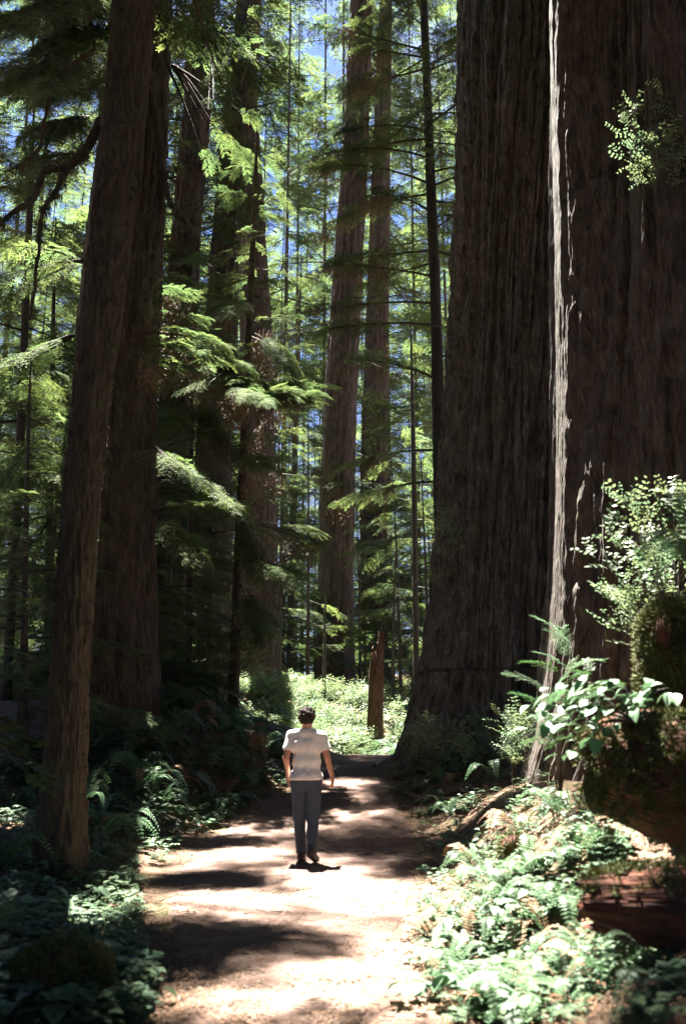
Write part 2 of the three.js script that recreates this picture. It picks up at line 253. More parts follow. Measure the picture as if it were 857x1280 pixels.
function tree(name, label, D, pts, top, o) {
  const sp = spine(D, pts, top, o.flare ?? 0.3, o), org = V(sp.base, G(sp.base, -D), -D), t = thing(name, label, 'tree', org, o.group);
  mesh('trunk', trunkGeo(sp, o.cols ?? 40, o.dh ?? 0.3, 1.8 + 0.97 * D, o.disp ?? plainBark(o.seed ?? D, 0.12, o.flare ?? 0.15), org), MAT[o.mat ?? 'thin_bark'], t);
  t.userData.spine = undefined; delete t.userData.spine;
  const T = { t, sp, org, D, x: sp.base, z: -D, swarms: {} }; if (o.big) BIG.push(T); return T;
}

// ---------------------------------------------------------------- leaf sprays (1 unit long, along +x, upper side +y)
function spray(seed, pairs, leaves, leafLen, leafW, width, droop, stem = 0.006) {
  const r = rng(seed), m = new MB(), axis = k => V(k, 0.06 * Math.sin(k * 2.5) - droop * k * k, 0.05 * Math.sin(k * 4 + seed));
  if (stem) m.tube([0, 0.35, 0.7, 1].map(axis), f => stem * (1 - 0.8 * f), 3);
  for (let i = 0; i < pairs; i++) for (const s of [-1, 1]) {
    const k = (i + 0.5 + (r() - 0.5) * 0.7) / pairs, b = axis(k), L = width * (0.35 + 0.65 * Math.sin(Math.PI * Math.pow(k * 0.86 + 0.1, 0.8))) * mix(0.6, 1.15, r());
    const d = V(0.75 + 0.2 * r(), (r() - 0.5) * 0.3 - 0.06, s * (0.9 - 0.2 * r())).normalize(), n = V((r() - 0.5) * 0.4, 1, (r() - 0.5) * 0.4).normalize(), dr = droop * mix(0.3, 1.4, r());
    for (let j = 0; j < leaves; j++) { const f = (j + 0.6) / leaves, p = b.clone().addScaledVector(d, L * f).add(V(0, -dr * L * f * f, 0)), e = j === leaves - 1;
      for (const q of e ? [0] : [-1, 1]) { const ld = d.clone().addScaledVector(V().crossVectors(d, n), q * mix(0.6, 1.1, r())).add(V(0, (r() - 0.6) * 0.4, 0)).normalize(); m.leaf(p, ld, n, leafLen * mix(0.7, 1.2, r()), leafW * mix(0.7, 1.2, r())); } }
  }
  return m.geo();
}
const S_FINE = [1, 2, 3].map(k => spray(k, 11, 8, 0.062, 0.021, 0.38, 0.22));
const S_MID = [4, 5, 6].map(k => spray(k, 8, 5, 0.085, 0.036, 0.42, 0.26));
const S_FAR = [7, 8, 9].map(k => spray(k, 7, 4, 0.105, 0.052, 0.46, 0.3, 0.01));
const S_TWIG = [10, 11].map(k => { const r = rng(k), m = new MB(); for (let i = 0; i < 16; i++) { const b = V(r(), (r() - 0.5) * 0.1, (r() - 0.5) * 0.2); let p = b, d = V(0.5 * r(), -0.3 - r(), (r() - 0.5)).normalize(); const pts = [p.clone()]; for (let j = 0; j < 4; j++) { p = p.clone().addScaledVector(d, 0.1 + 0.08 * r()); d.add(V((r() - 0.5) * 0.9, -0.35, (r() - 0.5) * 0.9)).normalize(); pts.push(p); } m.tube(pts, f => 0.007 * (1.1 - f), 3); for (let j = 1; j < 5; j++) for (let q = 0; q < 3; q++) m.leaf(pts[j], V(r() - 0.5, -0.6 * r(), r() - 0.5).normalize(), UP, 0.09, 0.016); } return m.geo(); });
const S_MOSS = [12, 13].map(k => { const r = rng(k), m = new MB(); for (let i = 0; i < 26; i++) { const b = V(r() - 0.5, 0, r() * 0.3 - 0.15), L = mix(0.25, 1, r() * r()); let p = b, pts = [b]; for (let j = 0; j < 3; j++) { p = p.clone().add(V((r() - 0.5) * 0.12, -L / 3, (r() - 0.5) * 0.12)); pts.push(p); } m.tube(pts, f => 0.02 * (1.15 - f), 3); } return m.geo(); });
const S_TUFT = [14, 15].map(k => { const r = rng(k), m = new MB(); for (let i = 0; i < 22; i++) { const a = r() * 6.28, d = V(Math.cos(a) * r(), 0.5 + r() * 0.8, Math.sin(a) * r()).normalize(); m.leaf(V((r() - 0.5) * 0.8, -0.1, (r() - 0.5) * 0.8), d, V(Math.cos(a), 0.2, Math.sin(a)), mix(0.4, 0.9, r()), 0.12); } return m.geo(); });
const LIMB = (() => { const m = new MB(); m.tube([V(0, 0, 0), V(0.35, 0.03, 0.01), V(0.7, 0, -0.02), V(1, -0.1, 0)], f => 0.013 * (1.12 - f), 4); return m.geo(); })();
function swarm(T, name, geos, mat) { return T.swarms[name] ??= new Swarm(name, geos, MAT[mat]); }
function finish(T) { for (const s of Object.values(T.swarms)) s.build(T.t); }

// a bough: a limb from the trunk with sprays set along both of its sides
function bough(T, r, p0, dir, L, droop, o) {
  const D0 = dir.clone().normalize(), side = V().crossVectors(D0, UP).normalize(), P = f => p0.clone().addScaledVector(D0, L * f).add(V(0, -droop * L * f * f + (o.lift ?? 0) * L * f, 0)).addScaledVector(side, L * 0.06 * Math.sin(f * 3 + p0.y));
  if (o.limb === 'mesh') { const m = new MB(); m.tube([0, 0.2, 0.4, 0.6, 0.8, 1].map(f => P(f).sub(T.org)), f => (o.thick ?? 0.03) * (1.08 - f), 5); mesh('branch', m.geo(), MAT[o.bark ?? 'thin_bark'], T.t); }
  else if (o.limb !== 'none' && !open(P(0.5), 0.2)) swarm(T, 'limb', [LIMB], o.bark ?? 'thin_bark').add(frame(p0.clone().sub(T.org), P(0.9).sub(p0), UP, L));
  const n = Math.round(L / o.step), s = swarm(T, o.sw ?? 'foliage', o.geos, o.mat);
  for (let i = 0; i < n; i++) for (const q of [-1, 1]) {
    const f = mix(o.bare ?? 0.12, 1, (i + r()) / n), p = P(f), size = o.size * mix(0.65, 1.25, r()) * (0.65 + 0.5 * Math.sin(Math.PI * clamp(f)));
    const d = D0.clone().multiplyScalar(0.55 + 0.5 * f).addScaledVector(side, q * mix(0.9, 0.3, f) * mix(0.6, 1.2, r())).add(V(0, -droop * f * 1.1 - 0.32 * r() + 0.1, 0));
    if (o.shade !== false && open(p.clone().addScaledVector(d.clone().normalize(), size * 0.5), size * 0.5)) continue;
    s.add(frame(p.sub(T.org), d, V((r() - 0.5) * 0.9, 1, (r() - 0.5) * 0.9).normalize(), size), tone(r, 0.7, 1.35));
  }
}
function crown(T, r, o) {   // whorls of boughs between two heights
  for (let k = 0; k < o.n; k++) {
    const f = Math.pow(k + r(), 1) / o.n, h = mix(o.h0, o.h1, f), [x] = T.sp ? T.sp.at(h) : [T.x], az = o.az ? mix(o.az[0], o.az[1], r()) : r() * Math.PI * 2, L = o.L * (o.shape ? o.shape(f) : mix(1, 0.35, f)) * mix(0.55, 1.15, r());
    if (L < 0.4) continue;
    bough(T, r, V(x, h, T.z), V(Math.cos(az), mix(-0.15, 0.3, r()) + (o.rise ?? 0), Math.sin(az)), L, (o.droop ?? 0.22) * mix(0.5, 1.5, r()), { limb: 'swarm', ...o });
  }
}
const FINE = { geos: S_FINE, mat: 'hemlock_needles', size: 0.55, step: 0.2 };
const MID = { geos: S_MID, mat: 'hemlock_needles', size: 0.85, step: 0.36 };
const FAR = { geos: S_FAR, mat: 'hemlock_needles', size: 1.35, step: 0.7, shade: true };

// ================================================================ the big trees
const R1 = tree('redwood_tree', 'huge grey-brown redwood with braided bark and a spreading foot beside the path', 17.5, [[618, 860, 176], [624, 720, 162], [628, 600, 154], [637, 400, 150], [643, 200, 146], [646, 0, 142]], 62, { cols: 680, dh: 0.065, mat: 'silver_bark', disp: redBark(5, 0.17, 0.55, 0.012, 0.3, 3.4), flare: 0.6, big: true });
{ // the giant whose outer edge catches the sun; the pixel widths reach past the frame
  const disp0 = redBark(17, 0.13, 0.3, 0.004, 0.3, 3.0);
  const disp = (th, h, r, hr) => { const flute = 0.55 * noise(Math.cos(th) * 2.9 + 3, h * 0.07, Math.sin(th) * 2.6) + 0.16 * noise(Math.cos(th) * 6, h * 0.12 + 4, Math.sin(th) * 6); const k = (h - 4.6) / 4.2, w = 0.20 * (1 - k), d = Math.abs(th - 1.83 - 0.02 * (h - 5)); const notch = k > -0.6 && k < 1 ? -0.55 * smooth(w, w * 0.35, d) * smooth(-0.6, 0, k) : 0; return disp0(th, h, r, hr) * 1 + flute * smooth(0, 1, Math.abs(th - Math.PI) * 1.2 + 0.25) + notch - 0.86 * smooth(0.5, 0.15, Math.abs(th - 3.22)) * (disp0(th, h, r, hr) - r - 0.02 - 0.3 * Math.exp(-hr / 0.9) - 0.02 * noise(th * 14, h * 2.5, 3)); };
  var R2 = tree('redwood_tree', 'giant dark fluted redwood with one bark edge glowing in the sun', 12, [[912, 960, 470], [905, 800, 430], [905, 560, 416], [898, 280, 410], [890, 0, 408]], 66, { cols: 820, dh: 0.06, mat: 'redwood_bark', disp, flare: 0.4, big: true });
}
const L0 = tree('conifer_tree', 'slim brown mossy trunk standing by the edge of the path', 9, [[76, 1085, 54], [84, 900, 48], [93, 740, 46], [103, 600, 45], [122, 430, 48], [140, 300, 51], [158, 130, 52], [168, 0, 51]], 30, { cols: 120, dh: 0.03, mat: 'mossy_bark', disp: (b => (th, h, r, hr) => b(th, h, r, hr) + 0.014 * noise(Math.cos(th) * 6, h * 5, Math.sin(th) * 6) + 0.010 * noise(Math.cos(th) * 13, h * 11, Math.sin(th) * 13))(plainBark(4, 0.1, 0.17)), flare: 0.17, big: true });
const L1 = tree('redwood_tree', 'broad shaded redwood standing behind the slim mossy trunk', 16, [[134, 820, 118], [140, 600, 108], [150, 400, 100], [166, 200, 88], [176, 0, 80]], 21, { cols: 260, dh: 0.12, mat: 'redwood_bark', disp: redBark(23, 0.08, 0.35, 0.01, 0.3), flare: 0.5, big: true });
const L5 = tree('redwood_tree', 'dark ridged redwood, the first of two close together beyond the fern bank', 24, [[208, 800, 50], [215, 600, 43], [232, 300, 36], [245, 150, 33], [254, 0, 30]], 27, { cols: 150, dh: 0.16, mat: 'redwood_bark', disp: redBark(29, 0.07, 0.4, 0.02, 0.3, 3.2), big: true });
const L4 = tree('redwood_tree', 'tall leaning redwood rising behind the mossy hemlock boughs', 26, [[262, 850, 58], [266, 600, 46], [280, 350, 40], [292, 200, 36], [313, 0, 31]], 29, { cols: 150, dh: 0.16, mat: 'redwood_bark', disp: redBark(37, 0.07, 0.45, 0.02, 0.3, 3.2), big: true });
const L3 = tree('redwood_tree', 'dark stout trunk beside the sunlit drooping twigs', 31, [[325, 800, 46], [323, 600, 43], [319, 400, 38]], 30, { cols: 110, dh: 0.25, mat: 'redwood_bark', disp: redBark(41, 0.07, 0.4, 0, 0.3, 3), big: true });
const TA = tree('redwood_tree', 'straight redwood with fine ridged bark, wider of the pair beyond the clearing', 35, [[419, 820, 46], [420, 700, 43], [425, 500, 40], [437, 300, 35], [446, 150, 31], [452, 0, 28]], 60, { cols: 130, dh: 0.2, mat: 'redwood_bark', disp: redBark(43, 0.075, 0.4, 0.02, 0.3, 3.0) });
const TB = tree('redwood_tree', 'straight redwood with fine ridged bark, narrower of the pair beyond the clearing', 44, [[466, 780, 36], [467, 600, 33], [470, 450, 30], [474, 300, 25], [478, 150, 22]], 55, { cols: 110, dh: 0.25, mat: 'redwood_bark', disp: redBark(47, 0.075, 0.4, -0.015, 0.3, 3.0) });
const TT = tree('hemlock_tree', 'thin black-trunked hemlock with bare arching branches beside the huge redwood', 21, [[549, 640, 15], [545, 400, 13.5], [537, 200, 11.5], [529, 0, 9.5]], 26, { cols: 28, dh: 0.12, mat: 'thin_bark', seed: 8, flare: 0.08 });
const TM = tree('hemlock_tree', 'thin mossy hemlock sapling with sunlit drooping boughs', 19, [[292, 880, 13], [297, 700, 11.5], [303, 600, 10.5], [308, 470, 9], [315, 330, 7.5], [320, 200, 5]], 15.5, { cols: 24, dh: 0.12, mat: 'mossy_bark', seed: 5, flare: 0.06, tip: 0.3 });
const T5 = tree('hemlock_tree', 'very thin dark sapling between the narrow redwood and the huge one', 30, [[520, 830, 7.5], [517, 600, 6.5], [515, 500, 5]], 16, { cols: 16, dh: 0.3, seed: 9 });
const T6 = tree('hemlock_tree', 'far thin dark trunk against the bright leaves beside the wider redwood of the pair', 40, [[365, 680, 8.5], [369, 550, 7], [373, 430, 5]], 24, { cols: 16, dh: 0.4, seed: 12 });
const T7 = tree('hemlock_tree', 'thin dark sapling behind the broad shaded redwood', 20, [[22, 640, 11], [30, 440, 10], [38, 250, 8]], 17, { cols: 18, dh: 0.3, seed: 13 });
const T9 = tree('hemlock_tree', 'feathery dark hemlock sapling in front of the two close redwoods', 19.5, [[236, 860, 9], [238, 650, 7], [240, 520, 5]], 9.5, { cols: 16, dh: 0.3, seed: 15 });
const T10 = tree('hemlock_tree', 'feathery dark hemlock sapling beside the foot of the broad shaded redwood', 17.5, [[183, 870, 8], [185, 700, 6], [186, 620, 5]], 8, { cols: 16, dh: 0.3, seed: 16 });
const T11 = tree('hemlock_tree', 'feathery dark hemlock sapling behind the slim mossy trunk, nearest to it', 14, [[30, 880, 9], [32, 700, 7], [35, 560, 5]], 7.5, { cols: 16, dh: 0.3, seed: 17 });
const T12 = tree('hemlock_tree', 'dark feathery hemlock between the broad shaded redwood and the two close redwoods', 19, [[160, 860, 11], [163, 650, 9], [168, 450, 6]], 13, { cols: 16, dh: 0.3, seed: 18 });
const T13 = tree('hemlock_tree', 'dark feathery hemlock in front of the leaning redwood', 21.5, [[262, 860, 10], [264, 650, 8], [268, 480, 5]], 12.5, { cols: 16, dh: 0.3, seed: 19 });
const T14 = tree('hemlock_tree', 'dark feathery hemlock seen between the slim mossy trunk and the broad redwood', 22, [[60, 860, 11], [62, 650, 9], [66, 430, 6]], 15, { cols: 16, dh: 0.3, seed: 20 });
const T8 = tree('hemlock_tree', 'slender hemlock under the leaning redwood', 23, [[176, 800, 11], [178, 560, 9], [182, 400, 7]], 16, { cols: 18, dh: 0.3, seed: 14 });

// ================================================================ crowns of trees in view
{
  const r = rng(101);
  crown(L0, r, { ...MID, n: 46, h0: 12, h1: 29, L: 4.2 });
  crown(L1, r, { ...MID, n: 26, h0: 17.5, h1: 21, L: 4, shape: f => 1 });
  for (const T of [L5, L4, L3]) crown(T, r, { ...MID, n: T === L3 ? 44 : 84, h0: 3.5, h1: T.sp.top, L: 4.4, mat: 'redwood_needles', size: 1.0, step: 0.42 });
  for (const T of [TA, TB]) crown(T, r, { ...MID, n: 62, h0: 10, h1: 52, L: 4.0, size: 1.0, step: 0.5, mat: 'redwood_needles', shape: f => 0.5 + 0.7 * Math.min(1, f * 3) });
  crown(T5, r, { ...MID, n: 30, h0: 3, h1: 16, L: 2.6 }); crown(T6, r, { ...MID, n: 50, h0: 7, h1: 24, L: 3.2, mat: 'hemlock_needles' }); crown(T7, r, { ...MID, n: 40, h0: 4, h1: 17, L: 3 }); crown(T8, r, { ...MID, n: 44, h0: 2.4, h1: 16, L: 2.8 });
  for (const T of [T12, T13, T14]) crown(T, r, { ...MID, n: 46, h0: 1.6, h1: T.sp.top, L: 2.6, step: 0.34, size: 0.75 });
  for (const T of [T9, T10, T11]) crown(T, r, { ...FINE, n: 42, h0: 1.4, h1: T.sp.top, L: 2.0, step: 0.24, size: 0.6 });
  // bare arching branches of the thin hemlock, each with drooping twigs
  for (const [py, dx, dy, L, dz, up] of [[58, -1, 0.15, 3.2, 0.2, 0.5], [70, -0.9, -0.1, 2, 0.5, -0.2], [85, -1, 0, 2.4, -0.2, 0.05], [90, 1, 0.3, 1.8, 0.3, 0.2], [140, 1, 0.3, 1.6, -0.3, 0.3], [170, -1, 0.2, 2.6, 0.3, 0.1], [178, -1, -0.1, 3, -0.1, 0.2], [200, -1, 0.2, 3.0, 0.1, 0.25], [215, 1, 0.3, 1.7, 0.2, 0.3], [228, -1, 0, 3.4, 0.4, 0.1], [240, -1, 0, 2.6, -0.4, 0.05], [262, -0.9, 0.4, 1.6, 0.2, 0.5], [345, -1, 0.2, 2.6, 0.2, 0.4], [310, -1, 0.15, 2.6, -0.3, 0.2], [382, -1, 0.1, 4.0, 0.2, 0.05], [412, -1, 0, 4.2, 0.4, 0.0], [475, -1, 0.4, 2.2, 0.1, 0.5], [445, 1, 0.2, 1.4, 0.1, 0.2], [560, -1, -0.1, 2.8, 0.3, -0.1], [600, -0.9, 0.1, 2.4, -0.3, 0.1]]) {
    const p = at(545 - (640 - py) * 0.024, py, 21); bough(TT, r, V(TT.sp.at(p.y)[0], p.y, -21), V(dx, dy * 0.6 + up * 0.3, dz), L, 0.16 * r() + 0.12, { ...FINE, limb: 'mesh', thick: 0.034, bare: 0.3, step: 0.25, size: 0.66, mat: 'hemlock_needles' });
    for (let k = 0; k < 7; k++) { const f = mix(0.3, 1, r()), q = V(TT.sp.at(p.y)[0] + dx * L * f, p.y + L * f * (dy * 0.6 + up * 0.3) - 0.2 * L * f * f, -21 + dz * L * f); swarm(TT, 'dead_twigs', S_TWIG, 'dead_twig').add(frame(q.sub(TT.org), V(dx, -0.2, r() - 0.5), UP, mix(0.5, 1.0, r())), tone(r)); }
  }
  crown(TT, r, { ...FINE, n: 40, h0: 13, h1: 26, L: 3.2, step: 0.3, size: 0.7 });
  // sunlit boughs of the mossy sapling
  for (const [px, py, tx, ty, D0, D1, n] of [[305, 560, 385, 480, 19, 17.2, 3], [305, 520, 340, 470, 19, 16.6, 3], [303, 480, 235, 455, 19, 16.2, 4], [306, 500, 300, 470, 19, 16.2, 4], [303, 590, 330, 560, 19, 16.8, 2], [303, 600, 260, 520, 19, 16.6, 3], [298, 660, 412, 668, 19, 17.6, 2], [296, 705, 375, 722, 19, 17.4, 2], [296, 730, 340, 770, 19, 17.6, 2], [310, 420, 350, 440, 19, 17.5, 2], [312, 380, 270, 400, 19, 17.6, 2], [300, 640, 330, 690, 19, 18, 2]]) {
    for (let k = 0; k < n; k++) { const a = at(px, py - k * 6, D0), b = at(tx + (r() - 0.5) * 34, ty + (r() - 0.5) * 34, D1 + (r() - 0.5) * 1.6), d = b.clone().sub(a), L = d.length(); a.x = TM.sp.at(a.y)[0]; a.z = -19; bough(TM, r, a, d.multiplyScalar(1 / L).add(V(0, 0.12, 0)), L, 0.2, { ...FINE, limb: k ? 'swarm' : 'mesh', bark: 'mossy_bark', thick: 0.022, bare: 0.35, step: 0.13, mat: 'hemlock_needles' });
      for (let j = 0; j < 3; j++) { const f = mix(0.3, 0.95, r()), p = a.clone().lerp(b, f).add(V((r() - 0.5) * 0.4, -0.02, (r() - 0.5) * 0.4)); swarm(TM, 'dead_twigs', S_TWIG, 'dead_twig').add(frame(p.sub(TM.org), V(r() - 0.5, -0.3, r() - 0.5), UP, mix(0.4, 0.9, r())), tone(r)); } }
  }
  crown(TM, r, { ...FINE, n: 34, h0: 8.5, h1: 15.5, L: 2.0, step: 0.26 });
  // sunlit boughs that the broad redwood sends out low
  for (const [py, tx, ty, D1] of [[440, 292, 425, 14.6], [430, 270, 408, 14.8], [410, 250, 378, 15], [400, 232, 352, 15.2], [450, 250, 420, 14.4], [470, 225, 440, 14.6], [380, 215, 350, 15.2]]) { const a = at(180, py, 16), b = at(tx, ty, D1), d = b.clone().sub(a), L = d.length(); a.x = L1.sp.at(a.y)[0] + L1.sp.at(a.y)[1] * 0.7; a.z = -15.6; const dd = b.clone().sub(a); bough(L1, r, a, dd.clone().normalize().add(V(0, 0.1, 0)), dd.length(), 0.3, { ...FINE, sw: 'sunlit_foliage', mat: 'hemlock_needles', limb: 'mesh', bark: 'mossy_bark', thick: 0.03, bare: 0.3, step: 0.11, size: 0.6 });
    for (let j = 0; j < 3; j++) { const p = a.clone().lerp(b, mix(0.2, 0.8, r())).add(V((r() - 0.5) * 0.5, -0.1, (r() - 0.5) * 0.5)); swarm(L1, 'dead_twigs', S_TWIG, 'dead_twig').add(frame(p.sub(L1.org), V(r() - 0.5, -0.3, r() - 0.5), UP, mix(0.5, 1.0, r())), tone(r)); } }
  // dark boughs hanging in the upper corner
  for (const [px, py, tx, ty, D] of [[150, 40, 20, 60, 11.5], [150, 60, 60, 30, 12.5], [150, 0, 90, -10, 13], [150, 20, 10, 0, 12.5], [150, 90, 90, 110, 13], [150, 110, 10, 90, 12], [150, -20, 40, 10, 11], [140, 200, 20, 220, 13], [150, 150, 60, 170, 14], [140, 330, 10, 330, 15], [230, 20, 300, 90, 14], [225, 90, 280, 160, 16], [140, 420, 10, 480, 15], [140, 520, 20, 570, 15], [210, 560, 260, 600, 15], [200, 640, 250, 660, 15], [140, 640, 20, 700, 15]]) for (let k = 0; k < (ty < 180 ? 6 : 3); k++) { const b = at(tx + (r() - 0.5) * 90, ty + (r() - 0.5) * 70, D + (r() - 0.5) * 2.5), h = at(px, py, 15.8).y, a = V(L1.sp.at(h)[0] + (tx > px ? 0.8 : -0.8), h, -15.7), d = b.sub(a); bough(L1, r, a, d.clone().normalize().add(V(0, 0.1, 0)), d.length(), 0.15, { ...FINE, limb: 'mesh', thick: 0.03, bare: 0.15, step: 0.22, size: 0.62 }); }
}

// ================================================================ background forest
{
  const r = rng(202), lab = ['tall feathery conifer in the sunlit forest far behind the pair of redwoods', 'young leafy conifer in the middle distance behind the clearing'];
  const far = (x, D, H, o) => { const y = G(x, -D), t = thing('background_conifer', o.label, 'tree', V(x, y, -D), o.group), T = { t, org: V(x, y, -D), D, x, z: -D, swarms: {} };
    const m = new MB(), w = (o.w ?? 0.35) * 0.75, lx = (r() - 0.5) * 0.6; m.tube([0, 0.1, 0.3, 0.6, 1].map(f => V(lx * f * f, H * f - 0.3, 0)), f => w * (1.05 - 0.9 * f) + (f === 0 ? w * 0.3 : 0), 9); mesh('trunk', m.geo(), MAT[o.bark ?? 'thin_bark'], t);
    crown(T, r, { ...FAR, n: o.n ?? 70, h0: y + H * (o.low ?? 0.12), h1: y + H, L: o.L ?? 4.6, mat: o.mat ?? 'hemlock_needles', size: o.size ?? 1.35, step: o.step ?? 0.7, droop: 0.25, geos: o.geos ?? S_FAR }); finish(T); return T; };
  const big = { label: lab[0], group: 'conifers of the far forest' }, young = { label: lab[1], group: 'young conifers behind the clearing' };
  // ranks with open ground between them, so that the sun falls on each
  const rank = (n, d0, d1, a, b, h0, h1, o) => { for (let k = 0; k < n; k++) { const D = mix(d0, d1, r()), x = mix(a, b, (k + r()) / n) * D; far(x, D, mix(h0, h1, r()), { ...o, }); } };
  rank(30, 72, 108, -0.47, 0.17, 40, 76, { ...big, n: 48, L: 6, size: 1.5, step: 0.8, w: 0.28, low: 0.04 });
  rank(22, 52, 68, -0.46, 0.16, 20, 40, { label: 'conifer with layered boughs in the second rank of the far forest', group: 'second rank of the far forest', n: 44, L: 4.6, size: 1.2, step: 0.62, low: 0.05, w: 0.16 });
  rank(22, 46, 70, -0.47, 0.17, 44, 64, { label: 'very tall conifer with a high crown among the far forest', group: 'tall high-crowned conifers of the far forest', n: 36, L: 5.4, size: 1.3, step: 0.7, low: 0.33, w: 0.3 });
  rank(22, 36, 50, -0.45, 0.15, 9, 25, { label: 'shorter conifer with layered boughs in the first rank of the far forest', group: 'first rank of the far forest', n: 42, L: 3.4, size: 0.95, step: 0.5, low: 0.05, w: 0.1 });
  // young hemlocks
  for (const [px, D, H] of [[350, 29, 9], [385, 31, 12], [500, 33, 11], [535, 28, 9], [340, 34, 14], [60, 27, 12], [10, 24, 14], [150, 30, 16], [230, 34, 12], [450, 38, 9], [405, 27, 5], [490, 29, 6], [110, 36, 20], [20, 33, 22], [190, 38, 18], [515, 40, 15]]) far(at(px, 800, D).x, D, H, { ...young, n: Math.round(H * 2.4), L: 2.5, size: 0.9, step: 0.42, low: 0.05, w: 0.12, geos: S_MID, });
}

// ================================================================ trees around and behind the viewer that close the canopy, and the canopy itself
{
  const r = rng(303);
  for (const [x, z, H, w] of [[-9, -6, 40, 0.9], [-8, 3, 38, 0.7], [9.5, 0, 45, 1.1], [3.5, 9, 42, 0.9], [-4, 13, 40, 0.9], [12, -16, 45, 1.2], [11, 12, 40, 0.8], [-16, -14, 42, 0.9], [-15, 8, 40, 0.9], [18, -6, 42, 0.9], [-24, -2, 40, 0.8], [22, 10, 40, 0.8], [2, 24, 42, 0.9], [-14, 24, 40, 0.8], [15, 26, 40, 0.8], [20, -28, 44, 1.0], [-27, -22, 42, 0.9], [27, -16, 42, 0.9]]) {
    const y = G(x, z), t = thing('sheltering_conifer', 'tall conifer whose high crown shades the path', 'tree', V(x, y, z), 'conifers round the viewer'), T = { t, org: V(x, y, z), D: -z, x, z, swarms: {} };
    const m = new MB(); m.tube([0, 0.1, 0.3, 0.6, 1].map(f => V(0, H * f - 0.4, 0)), f => w * (1.05 - 0.9 * f), 12); mesh('trunk', m.geo(), MAT.redwood_bark, t);
    crown(T, r, { ...FAR, n: z > -9 ? 110 : 60, h0: y + 2, h1: y + H, L: 5.5, mat: 'redwood_needles', size: 1.8, step: 1.1, az: [0, 6.283] });
    BIG.push(T);
  }
  // closing boughs: spread over the place, high enough to stay above the picture, left open along the shafts
  const N = 15000;
  for (let k = 0; k < N; k++) {
    const x = mix(-16, 17, r()), D = mix(-12, 24, r()), h = Math.max(13, 3.5 + 1.5 * Math.max(0, D) + 0.12 * Math.abs(x)) + r() * 13, g = V(x, 0.3, -D), p = g.addScaledVector(SUN, h / SUN.y), size = mix(0.9, 1.7, r());
    if (open(p, size * 0.5)) continue;
    let T = BIG[0], b = 1e9; for (const q of BIG) { const d = (q.x - p.x) ** 2 + (q.z - p.z) ** 2; if (d < b) { b = d; T = q; } }
    const d = V(p.x - T.x, -2 * r(), p.z - T.z).normalize().add(V(r() - 0.5, (r() - 0.5) * 0.5, r() - 0.5));
    swarm(T, 'canopy', S_FAR, 'redwood_needles').add(frame(p.clone().addScaledVector(d.clone().normalize(), -size * 0.5).sub(T.org), d, V(r() - 0.5, 1, r() - 0.5).normalize(), size), tone(r, 0.7, 1.2));
  }
}
for (const T of [...new Set([L0, L1, L5, L4, L3, TA, TB, TT, TM, T5, T6, T7, T8, T9, T10, T11, T12, T13, T14, ...BIG])]) finish(T);
// ================================================================ plants of the forest floor
function frond(seed, rise, droop, pairs = 24) {   // 1 unit long sword-fern frond, growing along +x
  const r = rng(seed), m = new MB(), C = f => V(0.9 * f, rise * Math.sin(f * 1.9) - droop * f * f * f, 0.04 * Math.sin(f * 3 + seed)), pts = [...Array(7).keys()].map(k => C(k / 6));
  m.tube(pts, f => 0.007 * (1.1 - f), 3);
  for (let i = 0; i < pairs; i++) for (const s of [-1, 1]) {
    const f = 0.12 + 0.86 * (i + 0.3) / pairs, p = C(f), t = C(f + 0.01).sub(p).normalize(), n = V().crossVectors(V(0, 0, 1), t).normalize(), L = 0.155 * Math.pow(Math.sin(Math.PI * clamp(0.16 + 0.82 * f)), 0.7) * mix(0.85, 1.1, r());
    m.leaf(p, t.clone().multiplyScalar(0.32).add(V(0, 0, s)).addScaledVector(n, -0.12 + 0.2 * (r() - 0.5)).normalize(), n, L, 0.033, 0.1);
  }
  return m.geo();
}
const FROND = [frond(1, 0.55, 0.45), frond(2, 0.42, 0.5), frond(3, 0.7, 0.5), frond(4, 0.3, 0.28)];
const FROND_MATS = [1, 0.8, 1.25].map((k, i) => leafMat('fern_leaf_' + 'abc'[i], [0.066 * k, 0.135 * k, 0.055 * k], 0.35, 0.5));
function fern(p, size, n, seed, label, group, dead = 0.1, face = null) {
  const r = rng(seed), t = thing('sword_fern', label, 'fern', p, group);
  for (let k = 0; k < n; k++) { const o = mesh('frond', FROND[Math.floor(r() * 4)], r() < dead ? MAT.dead_frond : FROND_MATS[Math.floor(r() * 3)], t); o.rotation.set((r() - 0.5) * 0.5, face === null ? (k + r() * 0.8) / n * 6.283 : face + (r() - 0.5) * 3, (r() - 0.5) * 0.35, 'YXZ'); o.scale.setScalar(size * mix(0.65, 1.15, r())); }
  return t;
}
const onGround = (px, py) => ground(px, py);
